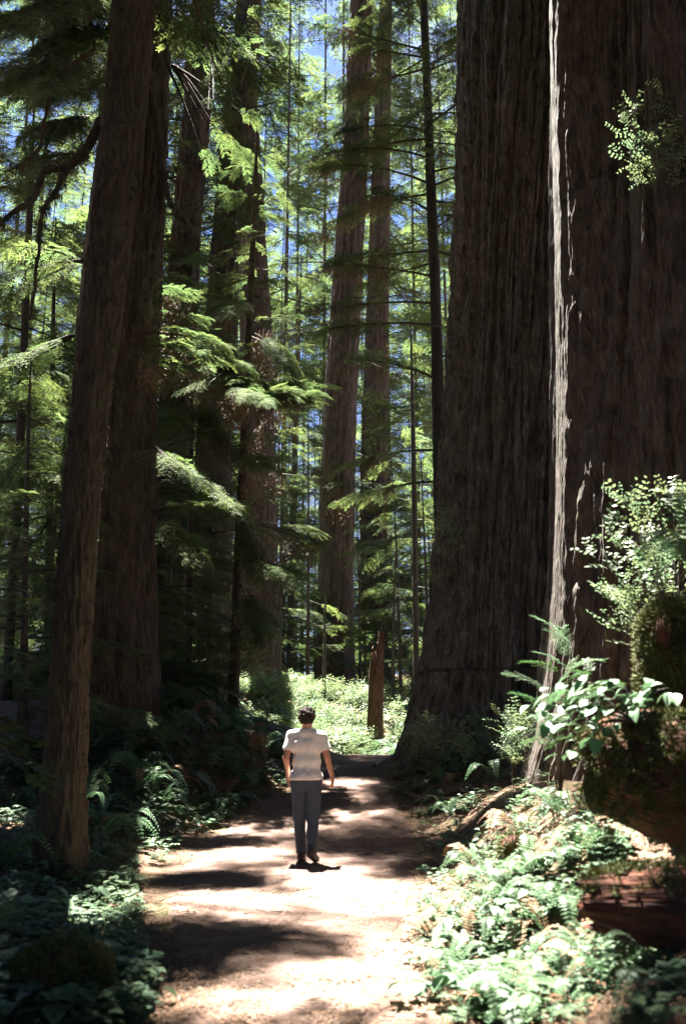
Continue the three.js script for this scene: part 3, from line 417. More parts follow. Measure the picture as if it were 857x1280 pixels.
{
  const r = rng(404);
  // shaded bank of ferns beyond the slim trunk
  for (let k = 0; k < 46; k++) { const px = mix(100, 345, r()), D = mix(11.2, 19, r()), x = at(px, 950, D).x, [xl] = table(PATH, D); if (x > xl - 0.35) continue; fern(V(x, G(x, -D), -D), mix(0.6, 1.05, r()), 11, 500 + k, 'dark sword fern in the shaded bank between the slim mossy trunk and the path', 'sword ferns of the shaded bank'); }
  // ferns round the foot of the huge redwood
  for (let k = 0; k < 16; k++) { const px = mix(500, 680, r()), D = mix(12.6, 16, r()), x = at(px, 960, D).x, [, xr] = table(PATH, D); if (x < xr + 0.3) continue; fern(V(x, G(x, -D), -D), mix(0.45, 0.8, r()), 9, 600 + k, 'shaded sword fern at the foot of the huge grey-brown redwood', 'sword ferns at the redwood foot'); }
  // sunlit ferns on the bank below the logs
  [[585, 1190, 0.42], [545, 1180, 0.4], [640, 1220, 0.5], [610, 1110, 0.45], [650, 1040, 0.55], [700, 1020, 0.5], [570, 1050, 0.4], [690, 1180, 0.42], [760, 1235, 0.45], [820, 1225, 0.42], [640, 1130, 0.4], [600, 1270, 0.4], [720, 1265, 0.45], [560, 1150, 0.4], [625, 1165, 0.5], [660, 1100, 0.5], [590, 1080, 0.45], [720, 1080, 0.5], [680, 1260, 0.5], [560, 1225, 0.4], [640, 1265, 0.45], [700, 1140, 0.5], [740, 1200, 0.42]].forEach(([px, py, s], k) => { const p = ground(px, py); fern(p, s, 10, 700 + k, 'small sword fern on the sunlit bank below the fallen logs', 'sword ferns of the sunlit bank', 0.16); });
  // ferns at the slim trunk's foot and in the near corner
  [[118, 1075, 0.38], [140, 1090, 0.34], [96, 1095, 0.36]].forEach(([px, py, s], k) => fern(ground(px, py), s, 9, 740 + k, 'small bright fern at the foot of the slim mossy trunk', 'ferns at the foot of the slim trunk', 0.05));
  [[20, 1010, 0.7], [10, 1090, 0.6], [30, 940, 0.7], [150, 1010, 0.55], [60, 1190, 0.45], [0, 1180, 0.5], [130, 1040, 0.5], [200, 1010, 0.6]].forEach(([px, py, s], k) => fern(ground(px, py), s, 10, 750 + k, 'dark sword fern on the low bank beside the slim mossy trunk', 'sword ferns of the near bank'));
  fern(at(108, 1000, 8.6), 0.42, 4, 765, 'fern fronds sprouting beside the slim mossy trunk', null, 0, -0.2).userData.group = undefined;
  const arch = ground(168, 1000); arch.y += 0.1; fern(arch, 1.0, 3, 771, 'fern with one long arching frond in front of the shaded bank', null, 0, 0.2);
  fern(at(868, 712, 6.3), 0.75, 6, 773, 'pale fern fronds reaching out above the mossy stump', null, 0, Math.PI);
  // ferns beyond the crest
  for (let k = 0; k < 16; k++) { const px = mix(300, 520, r()), D = mix(20.5, 26, r()), x = at(px, 900, D).x; fern(V(x, G(x, -D), -D), mix(0.7, 1.1, r()), 10, 800 + k, 'glowing sword fern in the sunlit hollow beyond the path crest', 'sword ferns of the sunlit hollow', 0.05); }
}
// broad-leaved plants: every leaf its own part
const LEAF = [0.15, 0.35, 0.55].map(b => { const m = new MB(); m.oval(V(0.18, 0, 0), V(1, 0, 0), UP, 1, 0.62, b); m.tube([V(0, -0.25, 0), V(0.1, -0.06, 0), V(0.2, 0, 0)], () => 0.014, 3); return m.geo(); });
const HEART = [0.2, 0.4].map(b => { const m = new MB(); m.oval(V(0.05, 0, 0), V(1, 0, 0), UP, 1, 0.95, b); m.tube([V(-0.1, -0.9, 0), V(0, -0.4, 0), V(0.06, 0, 0)], () => 0.016, 3); return m.geo(); });
const LEAF_MATS = [1, 0.75, 1.3].map((k, i) => leafMat('broad_leaf_' + 'abc'[i], [0.08 * k, 0.155 * k, 0.075 * k], 0.25, 0.9));
function leafyPlant(p, size, n, seed, label, group, geos = LEAF) {
  const r = rng(seed), t = thing('leafy_plant', label, 'plant', p, group);
  for (let k = 0; k < n; k++) { const a = k * 2.4 + r(), o = mesh('leaf', geos[Math.floor(r() * geos.length)], LEAF_MATS[Math.floor(r() * 3)], t), R = size * Math.sqrt((k + 0.3) / n) * 0.8; o.position.set(Math.cos(a) * R, size * mix(0.35, 0.95, r()), Math.sin(a) * R); o.rotation.set((r() - 0.5) * 0.7, -a + (r() - 0.5) * 0.8, mix(-0.45, 0.3, r()), 'YXZ'); o.scale.setScalar(size * mix(0.45, 0.85, r())); }
  const m = new MB(); for (let k = 0; k < 4; k++) { const a = r() * 6.28; m.tube([V(0, -0.05, 0), V(Math.cos(a) * size * 0.2, size * 0.3, Math.sin(a) * size * 0.2), V(Math.cos(a) * size * 0.4, size * 0.55, Math.sin(a) * size * 0.4)], f => 0.006 * (1.2 - f), 4); } mesh('stem', m.geo(), MAT.thin_bark, t); return t;
}
{
  const r = rng(505);
  for (let k = 0; k < 44; k++) { const px = mix(520, 800, r()), py = mix(1010, 1275, r()), big = r() < 0.2 ? 1.3 : 1; if (px < 500 + (1180 - py) * 0.35 || px > 740 + (py > 1190 ? 70 : 0)) continue; leafyPlant(ground(px, py), big * mix(0.09, 0.17, r()), 7, 900 + k, 'low broad-leaved plant on the sunlit bank below the fallen logs', 'broad-leaved plants of the sunlit bank', r() < 0.5 ? LEAF : HEART); }
  for (let k = 0; k < 40; k++) { const px = mix(-10, 185, r()), py = mix(1110, 1280, r()); if (px > 130 + (py - 1110) * 0.42) continue; leafyPlant(ground(px, py), mix(0.1, 0.19, r()), 7, 960 + k, 'low broad-leaved plant on the shaded near bank around the mossy stump', 'broad-leaved plants of the near bank', r() < 0.5 ? LEAF : HEART); }
  for (let k = 0; k < 16; k++) leafyPlant(ground(mix(-5, 130, r()), mix(940, 1100, r())), mix(0.12, 0.24, r()), 8, 1010 + k, 'broad-leaved plant beside the foot of the slim mossy trunk', 'broad-leaved plants by the slim trunk');
  for (let k = 0; k < 12; k++) leafyPlant(ground(mix(180, 260, r()), mix(1015, 1050, r())), mix(0.08, 0.14, r()), 6, 1030 + k, 'small green plant at the shaded edge of the path under the fern bank', 'small plants along the path edge');
  for (let k = 0; k < 14; k++) leafyPlant(ground(mix(520, 640, r()), mix(1000, 1060, r())), mix(0.06, 0.12, r()), 6, 1050 + k, 'small green plant on the needle litter between the redwood foot and the path', 'small plants along the litter edge');
}
// clover-like sorrel carpet and needle litter: nobody could count these
{
  const r = rng(606);
  const SOR = [1, 2, 3].map(s => { const q = rng(s + 40), m = new MB(); for (let i = 0; i < 9; i++) { const c = V((q() - 0.5) * 0.9, 0.3 + 0.5 * q(), (q() - 0.5) * 0.9), a0 = q() * 6.28; for (let k = 0; k < 3; k++) { const a = a0 + k * 2.09; m.leaf(c, V(Math.cos(a), (q() - 0.5) * 0.5, Math.sin(a)).normalize(), UP, 0.24, 0.27, 0.12); } m.tube([V(c.x * 0.7, 0, c.z * 0.7), c], () => 0.008, 3); } return m.geo(); });
  const so = new Swarm('sorrel_carpet', SOR, MAT.sorrel_leaf); so.label = 'low clover-like sorrel leaves carpeting the banks'; so.category = 'ground cover';
  const put = (px0, px1, py0, py1, n, s, ok) => { for (let k = 0; k < n; k++) { const px = mix(px0, px1, r()), py = mix(py0, py1, r()), p = ground(px, py), [xl, xr] = table(PATH, -p.z); if (p.x > xl - 0.05 && p.x < xr + 0.05) continue; if (ok && !ok(p)) continue; const a = r() * 6.28; so.add(frame(p, V(Math.cos(a), (r() - 0.5) * 0.3, Math.sin(a)), UP, s * mix(0.6, 1.3, r())), tone(r, 0.6, 1.4)); } };
  put(500, 860, 1000, 1290, 1150, 0.13, p => noise(p.x * 2.6, p.z * 2.6, 4) > -0.12); put(-10, 240, 1040, 1290, 1000, 0.16, p => true); put(0, 360, 930, 1040, 700, 0.2); put(480, 700, 940, 1020, 160, 0.16);
  so.build();
  const LIT = [1, 2, 3].map(s => { const q = rng(s + 60), m = new MB(); for (let i = 0; i < 16; i++) { const a = q() * 6.28, L = q() < 0.5 ? 0.16 : 0.3; m.leaf(V((q() - 0.5) * 1.2, q() * 0.06, (q() - 0.5) * 1.2), V(Math.cos(a), (q() - 0.5) * 0.4, Math.sin(a)).normalize(), V((q() - 0.5), 1, (q() - 0.5)).normalize(), L, L < 0.2 ? 0.1 : 0.05, 0.15); } return m.geo(); });
  const li = new Swarm('needle_litter', LIT, MAT.litter_leaf); li.label = 'brown fallen needles and leaf scraps on the forest floor'; li.category = 'litter';
  for (let k = 0; k < 5200; k++) { const px = mix(-20, 870, r()), py = mix(960, 1300, Math.sqrt(r())), p = ground(px, py), [xl, xr] = table(PATH, -p.z), e = Math.min(p.x - xl, xr - p.x); if (e > 0.08 && r() < (e > 0.6 ? 0.86 : 0.4)) continue; p.y += 0.012; const a = r() * 6.28; li.add(frame(p, V(Math.cos(a), 0, Math.sin(a)), UP, mix(0.06, 0.17, r())), tone(r, 0.5, 1.5, 0.3)); }
  li.build();
}
// shrubs with small leaves on twigs
const S_HUCK = [1, 2, 3].map(s => { const r = rng(s + 80), m = new MB(); for (let b = 0; b < 3; b++) { let p = V(b * 0.15, 0, 0), d = V(1, (r() - 0.3) * 0.8, (r() - 0.5) * 1.8).normalize(); const pts = [p]; for (let j = 0; j < 5; j++) { p = p.clone().addScaledVector(d, 0.16); d.add(V((r() - 0.5) * 0.5, (r() - 0.5) * 0.4, (r() - 0.5) * 0.6)).normalize(); pts.push(p); const sd = V().crossVectors(d, UP).normalize(); for (const q of [-1, 1]) if (r() < 0.75) m.leaf(p, d.clone().multiplyScalar(0.5).addScaledVector(sd, q).add(V(0, (r() - 0.5) * 0.7, 0)).normalize(), V((r() - 0.5) * 0.8, 1, (r() - 0.5) * 0.8).normalize(), 0.15 * mix(0.6, 1.3, r()), 0.095 * mix(0.7, 1.2, r()), 0.12); } m.tube(pts, f => 0.008 * (1.1 - f), 3); } return m.geo(); });
function shrub(name, label, root, tips, seed, o = {}) {   // stems from the root to the tips, twigs of small leaves along them
  const r = rng(seed), t = thing(name, label, 'shrub', root, o.group), s = new Swarm('foliage', o.geos ?? S_HUCK, MAT[o.mat ?? 'huckleberry_leaf']);
  for (const tip of tips) {
    const e = tip.clone().sub(root), c = V(e.x * 0.35, e.y * 0.75, e.z * 0.35), B = f => V().addScaledVector(c, 2 * f * (1 - f)).addScaledVector(e, f * f), m = new MB();
    m.tube([0, 0.25, 0.5, 0.75, 1].map(B), f => (o.thick ?? 0.012) * (1.15 - f), 5); mesh('stem', m.geo(), MAT[o.bark ?? 'thin_bark'], t);
    const n = o.n ?? 9; for (let k = 0; k < n; k++) { const f = mix(o.bare ?? 0.35, 1, (k + r()) / n), a = r() * 6.28; s.add(frame(B(f), V(Math.cos(a), mix(-0.3, 0.5, r()), Math.sin(a)).addScaledVector(e.clone().normalize(), 0.7), V((r() - 0.5) * 0.6, 1, (r() - 0.5) * 0.6).normalize(), (o.size ?? 0.3) * mix(0.6, 1.2, r())), tone(r, 0.7, 1.4)); }
  }
  s.build(t); return t;
}
{
  const r = rng(707), J = (px, py, D, a = 20, d = 0.4) => at(px + (r() - 0.5) * a, py + (r() - 0.5) * a, D + (r() - 0.5) * d);
  shrub('huckleberry_shrub', 'bright green huckleberry shrub with fine twigs growing behind the mossy stump', at(850, 850, 7.7), [[760, 660], [745, 700], [770, 620], [800, 640], [840, 610], [860, 620], [750, 740], [780, 760], [800, 700], [840, 680], [760, 780]].map(([x, y]) => J(x, y, 7.5, 16, 0.7)), 1, { n: 8, size: 0.3, bare: 0.4 });
  shrub('huckleberry_shrub', 'light green huckleberry sprouting high on the giant dark redwood', at(880, 260, 10.0), [[790, 130], [780, 170], [800, 200], [830, 120], [850, 170], [790, 230], [820, 180], [860, 220], [775, 195], [810, 150], [845, 135], [835, 205], [805, 225], [860, 150], [770, 150]].map(([x, y]) => J(x, y, 9.6, 20, 0.8)), 2, { n: 8, size: 0.3, bare: 0.35 });
  shrub('huckleberry_shrub', 'small pale huckleberry growing against the flare of the huge redwood', at(575, 720, 15.4), [[558, 640], [545, 690], [535, 720], [560, 670], [548, 650]].map(([x, y]) => J(x, y, 15.3, 10, 0.5)), 3, { n: 6, size: 0.34 });
  for (const [x, y, D, k] of [[545, 950, 14.6, 0], [600, 930, 14, 1], [650, 900, 13.2, 2], [640, 960, 12.6, 3], [520, 900, 15.2, 4]]) { const p = ground(x, y + 30); p.copy(V(at(x, y, D).x, 0, -D)); p.y = G(p.x, p.z); shrub('huckleberry_shrub', 'dark leafy huckleberry in the shade before the huge redwood', p, [...Array(6)].map(() => p.clone().add(V((r() - 0.5) * 1.1, mix(0.4, 1.0, r()), (r() - 0.5) * 0.8))), 20 + k, { n: 8, size: 0.3, group: 'shaded huckleberries before the huge redwood' }); }
  // glossy shrub spilling over the mossy log, every leaf its own part
  { const root = at(800, 900, 5.75), t = thing('salal_shrub', 'glossy broad-leaved shrub spilling over the mossy log', 'shrub', root); const m = new MB();
    for (const [px, py] of [[690, 870], [720, 850], [680, 910], [740, 880], [760, 860], [700, 940], [840, 860], [730, 930], [790, 880], [820, 900], [675, 890]]) { const tip = J(px, py, 5.7, 10, 0.5).sub(root), st = new MB(); st.tube([V(0, 0, 0), tip.clone().multiplyScalar(0.5).add(V(0, 0.08, 0)), tip], f => 0.008 * (1.2 - f), 4); mesh('stem', st.geo(), MAT.thin_bark, t);
      for (let k = 0; k < 11; k++) { const f = mix(0.35, 1.05, k / 10), o = mesh('leaf', LEAF[Math.floor(r() * 3)], LEAF_MATS[Math.floor(r() * 3)], t); o.position.copy(tip).multiplyScalar(f).add(V((r() - 0.5) * 0.1, 0.08 * Math.sin(f * 3) + (r() - 0.5) * 0.1, (r() - 0.5) * 0.14)); o.rotation.set((r() - 0.5) * 0.7, Math.PI + (r() - 0.5) * 2.6, mix(-0.5, 0.25, r()), 'YXZ'); o.scale.setScalar(mix(0.07, 0.15, r())); } } }
  // redwood seedling with feathery flat sprays before the sunlit bark edge
  shrub('redwood_seedling', 'feathery redwood seedling before the sunlit bark edge', ground(700, 1000), [[715, 800], [700, 830], [680, 860], [740, 840], [690, 900], [665, 915], [720, 880]].map(([x, y]) => J(x, y, 7.6, 8, 0.3)), 31, { geos: S_FINE, mat: 'fern_leaf', n: 5, size: 0.34, bare: 0.6, thick: 0.008 });
  // bushes of the sunlit hollow
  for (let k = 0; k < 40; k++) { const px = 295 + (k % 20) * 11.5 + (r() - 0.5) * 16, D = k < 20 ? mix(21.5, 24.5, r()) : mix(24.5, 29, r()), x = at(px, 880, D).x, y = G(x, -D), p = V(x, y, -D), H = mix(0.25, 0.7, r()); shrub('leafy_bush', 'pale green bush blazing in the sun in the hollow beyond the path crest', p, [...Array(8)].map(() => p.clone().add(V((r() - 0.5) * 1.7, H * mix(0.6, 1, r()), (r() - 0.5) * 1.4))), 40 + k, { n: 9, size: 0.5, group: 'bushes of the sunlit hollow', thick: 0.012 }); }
  // dark undergrowth between the far trunks
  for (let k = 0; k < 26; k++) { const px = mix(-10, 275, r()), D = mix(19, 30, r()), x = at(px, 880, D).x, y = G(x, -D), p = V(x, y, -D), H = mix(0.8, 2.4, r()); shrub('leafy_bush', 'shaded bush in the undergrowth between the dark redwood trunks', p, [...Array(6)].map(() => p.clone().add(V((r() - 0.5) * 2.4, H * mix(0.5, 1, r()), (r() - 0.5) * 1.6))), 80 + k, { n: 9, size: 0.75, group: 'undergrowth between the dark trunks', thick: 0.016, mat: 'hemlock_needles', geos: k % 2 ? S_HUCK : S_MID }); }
}

// ================================================================ fallen logs, stumps, snag
function logGeo(L, r, sd, A) {
  const m = new MB(), cols = 56, rows = Math.ceil(L / 0.04), ring = [];
  const R = (x, th) => r * (0.55 + 0.45 * smooth(-0.15, 0.55, x + 0.18 * Math.sin(Math.PI / 2 - th + sd))) * (1 + A * noise(Math.cos(th) * 1.6, x * 0.9 + sd, Math.sin(th) * 1.6) + A * 0.5 * noise(Math.cos(th) * 5, x * 1.5 + sd, Math.sin(th) * 5) + A * 0.25 * noise(Math.cos(th) * 11, x * 6, Math.sin(th) * 11));
  for (let j = 0; j <= rows; j++) { const x = L * j / rows; for (let k = 0; k <= cols; k++) { const th = (k % cols) / cols * 6.28318, q = R(x, th) * (j === 0 ? 0.94 : 1), e = j < 3 ? 0.16 * noise(Math.cos(th) * 2.2, sd, Math.sin(th) * 2.2) * (1 - j / 3) : 0; m.v(x + e, Math.sin(th) * q, Math.cos(th) * q, k / cols * 6.28 * r, x / 2); } }
  for (let j = 0; j < rows; j++) for (let k = 0; k < cols; k++) { const a = j * (cols + 1) + k; m.q(a, a + 1, a + cols + 2, a + cols + 1); }
  for (let s = 4; s >= 0; s--) { const row = []; for (let k = 0; k <= cols; k++) { const th = (k % cols) / cols * 6.28318, q = R(0, th) * 0.94 * s / 4.5, e = 0.1 * noise(Math.cos(th) * q * 9, sd + 3, Math.sin(th) * q * 9) + 0.04; row.push(m.v(e, Math.sin(th) * q, Math.cos(th) * q, Math.cos(th) * q, Math.sin(th) * q / 2)); } ring.push(row); }
  for (let k = 0; k < cols; k++) m.q(k, ring[0][k], ring[0][k + 1], k + 1); for (let s = 0; s < 4; s++) for (let k = 0; k < cols; k++) m.q(ring[s][k], ring[s + 1][k], ring[s + 1][k + 1], ring[s][k + 1]);
  return m.geo();
}
function tufts(t, name, n, seed, place, size, mat = 'moss_tuft', geos = S_TUFT) { const r = rng(seed), s = new Swarm(name, geos, MAT[mat]); for (let k = 0; k < n; k++) { const q = place(r); if (q) s.add(frame(q[0], V().crossVectors(q[1], V(r() - 0.5, r() - 0.5, r() - 0.5)).normalize(), q[1], size * mix(0.6, 1.4, r())), tone(r, 0.55, 1.4, 0.4)); } s.build(t); }
function fallenLog(label, p, dir, L, r, sd, A, mat, mossN, from) {
  const t = thing('fallen_log', label, 'log', p); t.quaternion.setFromUnitVectors(V(1, 0, 0), dir.clone().normalize()); mesh('wood', logGeo(L, r, sd, A), MAT[mat], t);
  if (mossN) tufts(t, 'moss', mossN, sd, q => { const th = mix(from, Math.PI - from, q()), n = V((q() - 0.5) * 0.3, Math.sin(th), Math.cos(th)); const lx = mix(-0.02, L, q()), k = r * (0.55 + 0.45 * smooth(-0.15, 0.55, lx + 0.18 * Math.sin(Math.PI / 2 - th + sd))); return [V(lx, Math.sin(th) * k, Math.cos(th) * k), n.add(V(q() - 0.5, q() - 0.5, q() - 0.5)).normalize()]; }, 0.055);
  return t;
}
{
  const p1 = at(735, 968, 6.2), p2 = at(735, 1125, 5.0);
  const a = fallenLog('big mossy fallen log jutting over the sunlit bank', p1, V(1, -0.03, 0.5), 3.4, 0.42, 7, 0.16, 'rotten_wood', 5200, -0.75);
  tufts(a, 'hanging_moss', 46, 3, q => [V(q() * 2.4, -0.33, (q() - 0.3) * 0.5), UP], 0.11, 'hanging_moss', S_MOSS);
  fallenLog('reddish rotten log lying under the mossy one', p2, V(1, 0.02, 0.42), 3.0, 0.21, 19, 0.2, 'rotten_wood', 700, 0.35);
  const stump = (label, top, rad, low, sd, n) => { const H = top.y - low, t = thing('mossy_stump', label, 'stump', V(top.x, low, top.z)), g = new MB(), cols = 40, rows = 18; for (let j = 0; j <= rows; j++) for (let k = 0; k <= cols; k++) { const f = j / rows, th = (k % cols) / cols * 6.28318, e = f > 0.72 ? Math.sqrt(Math.max(0, 1 - ((f - 0.72) / 0.28) ** 2)) : 1, R = rad * (1.15 - 0.2 * f) * e * (1 + 0.25 * noise(Math.cos(th) * 1.4 + sd, f * 2, Math.sin(th) * 1.4) + 0.1 * noise(Math.cos(th) * 4, f * 5 + sd, Math.sin(th) * 4)); g.v(Math.cos(th) * R, H * f, Math.sin(th) * R, th * rad, H * f / 2); } for (let j = 0; j < rows; j++) for (let k = 0; k < cols; k++) { const b = j * (cols + 1) + k; g.q(b, b + cols + 1, b + cols + 2, b + 1); } mesh('wood', g.geo(), MAT.rotten_wood, t);
    tufts(t, 'moss', n, sd, q => { const f = q(), th = q() * 6.283, e = f > 0.72 ? Math.sqrt(Math.max(0, 1 - ((f - 0.72) / 0.28) ** 2)) : 1, R = rad * (1.15 - 0.2 * f) * e; return [V(Math.cos(th) * R, H * f, Math.sin(th) * R), V(Math.cos(th), f > 0.72 ? 1.2 : 0.3, Math.sin(th)).normalize()]; }, 0.065); return t; };
  const s1 = at(838, 752, 6.6); stump('mossy broken stump standing on the big mossy log', s1, 0.25, at(838, 900, 6.6).y, 4, 2600);
  const s2 = ground(75, 1245); stump('low mossy stump among the plants of the near bank', s2.clone().setY(s2.y + 0.26), 0.24, s2.y - 0.1, 9, 1100);
  const s3 = ground(645, 1075); stump('rotten little stump in the sunlit bank', s3.clone().setY(s3.y + 0.2), 0.12, s3.y - 0.1, 14, 90);
  // reddish broken snag in the hollow
  const D = 23, b = at(468, 915, D), H = at(474, 785, D).y - b.y, t = thing('broken_snag', 'reddish splintered snag standing in the sunlit hollow', 'snag', V(b.x, b.y - 0.4, -D)), g = new MB(), cols = 44, rows = 44;
  for (let j = 0; j <= rows; j++) for (let k = 0; k <= cols; k++) { const f = j / rows, th = (k % cols) / cols * 6.28318, jag = 0.66 + 0.34 * clamp(0.55 + 0.5 * Math.cos(th - 0.3) + 1.1 * noise(Math.cos(th) * 6, 2, Math.sin(th) * 6)), h = (H + 0.4) * f * (f > 0.5 ? mix(1, jag, (f - 0.5) * 2) : 1), R = (0.205 - 0.04 * f + 0.06 * Math.exp(-f * 12)) * (1 + 0.2 * noise(Math.cos(th) * 3, f * 1.5, Math.sin(th) * 3) + 0.12 * noise(Math.cos(th) * 8, f * 2, Math.sin(th) * 8)) * (f > 0.97 ? 0.7 : 1); g.v(0.1 * f + Math.cos(th) * R, h, Math.sin(th) * R, th * 0.25, h / 2); }
  for (let j = 0; j < rows; j++) for (let k = 0; k < cols; k++) { const q = j * (cols + 1) + k; g.q(q, q + cols + 1, q + cols + 2, q + 1); } mesh('wood', g.geo(), MAT.snag_wood, t);
}
// mossy crooked limbs of the slim trunk
{
  const r = rng(808), limb = (pts, D, rad, moss) => { const c = new THREE.CatmullRomCurve3(pts.map(([x, y, d = 0]) => at(x, y, D + d).sub(L0.org))), m = new MB(), P = c.getPoints(26); m.tube(P.map((p, i) => p.clone().add(V(noise(i * 0.5, rad * 90) * 0.03, noise(i * 0.5, 7) * 0.03, 0))), f => rad * (1.1 - 0.75 * f), 7); mesh('crooked_limb', m.geo(), MAT.mossy_bark, L0.t);
    const s = new Swarm('hanging_moss', S_MOSS, MAT.hanging_moss); for (let k = 0; k < moss; k++) { const p = c.getPoint(r()); s.add(frame(p, V(r() - 0.5, 0, r() - 0.5), UP, mix(0.1, 0.3, r() * r())), tone(r, 0.5, 1.3)); } s.build(L0.t); };
  tufts(L0.t, 'moss', 4200, 77, q => { const h = mix(0.2, 11, q()), [x, rr] = L0.sp.at(h), th = q() * 6.283, n = V(Math.cos(th), -0.2, Math.sin(th)); return [V(x + Math.cos(th) * rr * 0.99, h, -9 + Math.sin(th) * rr * 0.99).sub(L0.org), n.normalize()]; }, 0.028, 'trunk_moss');
  limb([[128, 150], [108, 185], [86, 207], [56, 214], [40, 250, -0.2], [8, 272, -0.3], [-20, 300, -0.4]], 9.1, 0.06, 60);
  limb([[84, 208], [70, 240], [56, 260], [48, 320], [38, 400, 0.1]], 9.1, 0.034, 40);
  limb([[182, 70], [188, 110], [197, 170], [204, 215], [196, 250], [178, 275], [156, 292]], 9.1, 0.05, 60);
  limb([[203, 210], [212, 250], [226, 268], [236, 286], [232, 306]], 9.0, 0.036, 50);
  limb([[203, 215], [200, 260], [193, 320], [186, 372]], 9.1, 0.03, 40);
  limb([[120, 60], [70, 100], [45, 190], [10, 215]], 10.5, 0.028, 24);
}
// sticks lying about and roots at the redwood's foot
{
  const r = rng(909), stick = (a, b, rad, label, name = 'fallen_branch') => { const t = thing(name, label, name === 'fallen_branch' ? 'branch' : 'root', a, name === 'fallen_branch' ? 'fallen branches on the litter' : 'roots across the litter'), m = new MB(), P = []; for (let k = 0; k <= 9; k++) { const p = a.clone().lerp(b, k / 9).add(V(noise(k * 0.6, a.x * 9) * 0.08, 0, noise(k * 0.6, a.z * 9) * 0.08)); p.y = G(p.x, p.z) + rad * 0.7; P.push(p.sub(a)); } m.tube(P, f => rad * (1.1 - 0.6 * f), 6); mesh('wood', m.geo(), MAT[name === 'fallen_branch' ? 'dead_twig' : 'redwood_bark'], t); };
  for (const [x0, y0, x1, y1, rad] of [[480, 985, 560, 1000, 0.03], [500, 1010, 540, 985, 0.022], [470, 960, 540, 940, 0.035], [520, 1040, 600, 1030, 0.018], [600, 1060, 560, 1075, 0.015], [560, 1000, 610, 990, 0.03], [430, 1150, 450, 1146, 0.006], [260, 1180, 285, 1172, 0.007], [330, 1235, 350, 1243, 0.006], [500, 1215, 520, 1205, 0.008], [360, 1190, 352, 1200, 0.005]]) stick(ground(x0, y0), ground(x1, y1), rad, 'bare fallen stick lying on the needle litter by the path');
  for (const [x0, y0, x1, y1, rad] of [[540, 930, 478, 945, 0.07], [560, 955, 490, 975, 0.06], [600, 985, 530, 1005, 0.05], [525, 915, 470, 925, 0.06]]) stick(ground(x0, y0), ground(x1, y1), rad, 'dark root running out from the foot of the huge redwood', 'tree_root');
}

{
  const r = rng(1111), ST = [1, 2, 3].map(k => { const g = new THREE.IcosahedronGeometry(1, 1), p = g.attributes.position; for (let i = 0; i < p.count; i++) { const v = V(p.getX(i), p.getY(i), p.getZ(i)), n = 1 + 0.28 * noise(v.x * 1.3 + k * 5, v.y * 1.3, v.z * 1.3); p.setXYZ(i, v.x * n, v.y * n * 0.6, v.z * n); } g.computeVertexNormals(); return g; });
  const sw = new Swarm('path_pebbles', ST, stdMat('pebble_stone', { color: new THREE.Color().setRGB(0.19, 0.145, 0.115), roughness: 0.95 })); sw.label = 'small scattered pebbles and soil crumbs on the path'; sw.category = 'pebbles';
  for (let k = 0; k < 900; k++) { const p = ground(mix(170, 560, r()), mix(1010, 1295, r())), [xl, xr] = table(PATH, -p.z); if (p.x < xl + 0.1 || p.x > xr) continue; p.y += 0.008; const a = r() * 6.28; sw.add(frame(p, V(Math.cos(a), 0, Math.sin(a)), UP, mix(0.006, 0.024, r() * r())), tone(r, 0.5, 1.4)); }
  const TW = [1, 2].map(k => { const q = rng(k + 300), m = new MB(); for (let i = 0; i < 5; i++) { const a = q() * 6.28, c = V((q() - 0.5) * 1.4, 0.02 + 0.03 * q(), (q() - 0.5) * 1.4), d = V(Math.cos(a), 0, Math.sin(a)), L = mix(0.2, 0.7, q()); m.tube([c.clone().addScaledVector(d, -L / 2), c.clone().add(V(0, 0.03, 0.04 * (q() - 0.5))), c.clone().addScaledVector(d, L / 2)], f => 0.014 * (1.2 - f), 4); } return m.geo(); });
  const tw = new Swarm('twig_litter', TW, MAT.dead_twig); tw.label = 'thin broken twigs strewn over path and banks'; tw.category = 'litter';
  for (let k = 0; k < 420; k++) { const p = ground(mix(150, 720, r()), mix(985, 1295, r())); p.y += 0.006; const a = r() * 6.28; tw.add(frame(p, V(Math.cos(a), 0, Math.sin(a)), UP, mix(0.12, 0.3, r())), tone(r, 0.5, 1.3)); }
  sw.build(); tw.build();
}

